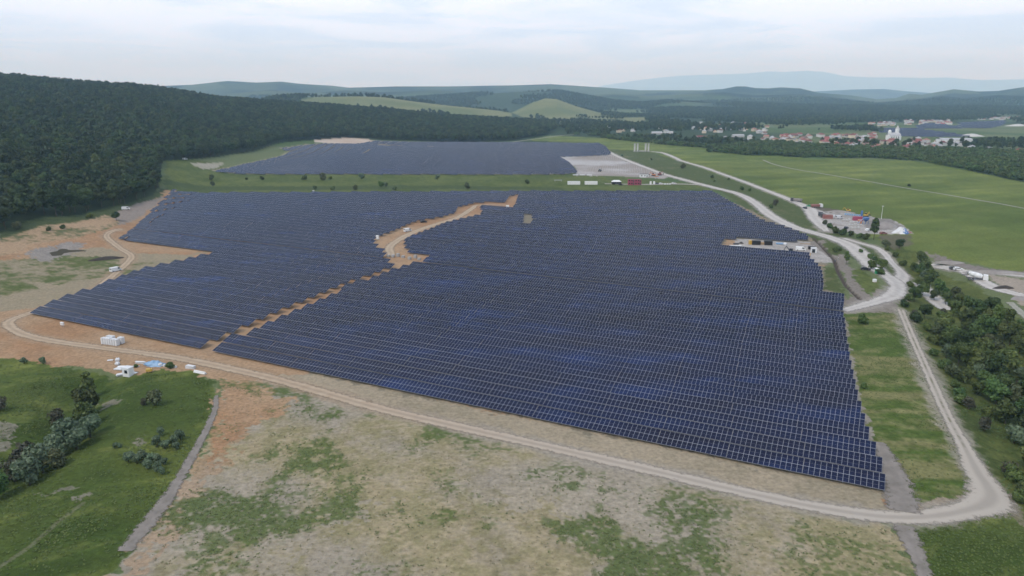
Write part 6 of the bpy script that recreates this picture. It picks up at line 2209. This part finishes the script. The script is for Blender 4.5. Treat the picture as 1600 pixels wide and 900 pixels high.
heap('dark hollowed earth heap on the sandy ground right of the mixer truck', 1570, 449, 4.8, 1.8, 1.2, 'soil', 41, -.1)
heap('long spoil bank between the meadow and the haul road', 1490, 408, 9, 2.2, 1.3, 'greysoil', 42, -.45)
heap('long spoil bank along the right end of the haul road', 1560, 427, 16, 2.4, 1.4, 'greysoil', 43, -.2)
heap('sandy heap at the right picture edge beside the haul road', 1596, 466, 4, 3, 1.2, 'greysoil', 44)
# --- spoil and inverters in the middle of the field
for i, (px, py) in enumerate(((607, 401), (614, 401.5), (622, 400.5), (630, 402), (640, 405), (649, 403), (655, 406))):
    pallet(['leftmost', 'second', 'third', 'middle', 'fifth', 'sixth', 'rightmost'][i] + ' of seven grey stacks on the clearing at the earth path end', at(px, py), ROWANG + .1, (1.5, 1.5, 1.0 + .3 * (i % 3)), 'concrete', 'stack', 'wrapped_stack')
r = thing('inverter_cabinet', 'white cabinet at the lower end of the field lane', 'cabinet', at(590, 374), ROWANG)
MB().box((0, 0, .3), (1.8, .9, 2.0), bev=.06).build('cabinet_body', [M['white']], r)
MB().box((0, 0, 0), (2.0, 1.1, .3)).build('base', [M['concrete']], r)
car('white van parked along the field lane between the panels', at(637, 362), .8, 'white', True)
car('dark car parked along the field lane, farther than the white van', at(662, 348), .5, 'black')
r = thing('inverter_cabinet', 'pale cabinet on the thin clearing at the top of the field lane', 'cabinet', at(793, 326), ROWANG)
MB().box((0, 0, .3), (2.2, 1.0, 2.0), bev=.06).build('cabinet_body', [M['white']], r)
MB().box((0, 0, 0), (2.4, 1.2, .3)).build('base', [M['concrete']], r)


# --- people by the trench
def person(label, loc, rz, coat, step):
    me = bpy.data.meshes.new('person')
    vs = [(0, 0, .95), (0, 0, 1.15), (0, .01, 1.38), (0, .01, 1.50), (0, .03, 1.60), (0, .02, 1.72),
          (.10, 0, .90), (.12, step, .50), (.12, step * .6 - .02, .08), (.12, step * .6 + .14, .04),
          (-.10, 0, .90), (-.12, -step, .50), (-.12, -step * 1.3, .08), (-.12, -step * 1.3 + .14, .04),
          (.19, 0, 1.40), (.25, -.04, 1.13), (.25, .08, .88), (-.19, 0, 1.40), (-.25, .03, 1.13), (-.22, .16, .92)]
    es = [(0, 1), (1, 2), (2, 3), (3, 4), (4, 5), (0, 6), (6, 7), (7, 8), (8, 9), (0, 10), (10, 11), (11, 12), (12, 13), (2, 14), (14, 15), (15, 16), (2, 17), (17, 18), (18, 19)]
    me.from_pydata(vs, es, [])
    o = link('person', me)
    sk = o.modifiers.new('skin', 'SKIN')
    rad = [.15, .15, .17, .07, .10, .09, .10, .075, .05, .045, .10, .075, .05, .045, .075, .055, .042, .075, .055, .042]
    for i, q in enumerate(rad):
        me.skin_vertices[0].data[i].radius = (q, q * .85)
    me.skin_vertices[0].data[0].use_root = True
    o.modifiers.new('smooth', 'SUBSURF').levels = 1
    me.materials.append(M[coat])
    tag(o, label, 'person')
    o.location = loc; o.rotation_euler = (0, 0, rz)
    hd = MB()
    for k in range(4):
        a0, a1 = k * math.pi / 8, (k + 1) * math.pi / 8
        hd.tube((0, .02, 1.71 + .12 * math.sin(a0)), (0, .02, 1.71 + .12 * math.sin(a1)), .125 * math.cos(a0), .125 * math.cos(a1) + .004, 12)
    hd.box((0, .13, 1.70), (.17, .12, .02))
    hd.build('helmet', [M['white']], o)
    return o


person('worker in dark clothes and white helmet beside the trench, left of the pair', at(1305, 407), .4, 'cloth', .06)
person('worker in pale grey clothes and white helmet beside the trench, right of the pair', at(1309.5, 407), -.5, 'concrete', .10)
person('worker in orange jacket and white helmet near the black bins in the small yard', at(1266, 399), 1.2, 'hivis', .08)
# ================================================================== LOW GROWTH ON THE GROUND
def clumps(name, pts, size, mt, blades, label, hgt=0.8, seed=0):
    """tufts: a few bent leaf faces fanned round each root"""
    g = np.random.default_rng(seed)
    n = len(pts)
    if n == 0:
        return
    x, y = pts[:, 0], pts[:, 1]
    z = H(x, y)
    VV = []
    for k in range(blades):
        a = g.uniform(0, 2 * math.pi, n); lean = g.uniform(0.7, 1.6, n)
        s = size * g.uniform(0.6, 1.3, n)
        dx, dy = np.cos(a), np.sin(a)
        w = s * g.uniform(0.28, 0.5, n)
        b0 = np.stack([x - dy * w, y + dx * w, z - 0.03], 1); b1 = np.stack([x + dy * w, y - dx * w, z - 0.03], 1)
        ox, oy, oz = dx * s * lean, dy * s * lean, s * hgt
        t0 = np.stack([x + ox - dy * w * .8, y + oy + dx * w * .8, z + oz], 1); t1 = np.stack([x + ox + dy * w * .8, y + oy - dx * w * .8, z + oz * g.uniform(.7, 1.1, n)], 1)
        VV.append(np.stack([b0, b1, t1, t0], 1))
    V = np.concatenate(VV).reshape(-1, 3)
    o = link(name, np_mesh(name, V, np.arange(len(V)).reshape(-1, 4), [mt]))
    return tag(o, label, 'ground cover', kind='stuff')


FGP = [tuple(G(*p)) for p in [(345, 600), (430, 616), (520, 643), (700, 690), (900, 735), (1100, 778), (1280, 808), (1390, 826), (1408, 850), (1436, 910), (1480, 1000), (130, 1000), (165, 905), (205, 862), (265, 782), (312, 705), (345, 640)]]
Q = grid_points(-150, 135, 90, 240, 0.60)
Q = Q[in_poly(Q[:, 0], Q[:, 1], FGP)]
wd = weed_density(Q[:, 0], Q[:, 1])
g0 = gv.random(len(Q)) * 0.75 + 0.25 * vnoise(Q[:, 0] / 1.6, Q[:, 1] / 1.6, 163)
W = Q[g0 < (wd - 0.05) * 0.62]
clumps('weeds', W, 0.22, M['weed'], 5, 'green weeds growing thinly over the straw coloured foreground ground', 0.5, 1)
S = Q[(g0 > 0.30) & (gv.random(len(Q)) < 0.10)]
clumps('dry_grass', S, 0.20, M['hay'], 4, 'pale dry grass tufts over the foreground ground', 0.5, 2)
BANKP = [tuple(G(*p)) for p in [(-150, 590), (0, 562), (60, 569), (150, 585), (200, 590), (250, 582), (300, 584), (326, 600), (333, 622), (330, 645), (304, 702), (258, 780), (202, 850), (150, 910), (-150, 910)]]
RANKP = [tuple(G(*p)) for p in [(1412, 480), (1440, 470), (1600, 520), (1700, 640), (1700, 800), (1575, 765), (1550, 725), (1486, 620), (1436, 520)]]
CORNER = [tuple(G(*p)) for p in [(1420, 828), (1480, 822), (1550, 802), (1580, 787), (1680, 830), (1700, 960), (1460, 960)]]
MOWN = [tuple(G(*p)) for p in [(1322, 492), (1402, 484), (1446, 585), (1502, 695), (1512, 760), (1425, 790), (1392, 720), (1366, 690), (1350, 640), (1332, 560)]]
for nm_, pg, bx, sp, sz, lab, hg in (('grass', BANKP, (-190, -20, 95, 235), 0.85, 0.30, 'rank green grass on the lower left bank', .5), ('grass', RANKP, (60, 190, 130, 280), 1.0, 0.34, 'rank green grass beside the scrub belt', .5),
                                   ('grass', CORNER, (55, 110, 80, 135), 0.8, 0.28, 'green grass in the lower right corner', .5), ('grass', MOWN, (75, 145, 120, 275), 1.0, 0.22, 'mown grass strip beside the right end of the panels', .5)):
    Q = grid_points(*bx, sp)
    Q = Q[in_poly(Q[:, 0], Q[:, 1], pg)]
    Q = Q[gv.random(len(Q)) < 0.15 + 0.9 * sstep(0.35, 0.7, fbm(Q[:, 0], Q[:, 1], 12, 4, 501))]
    clumps(nm_, Q, sz, M['tuft'], 4, lab, hg, 3)
print('weeds', len(W), len(S))
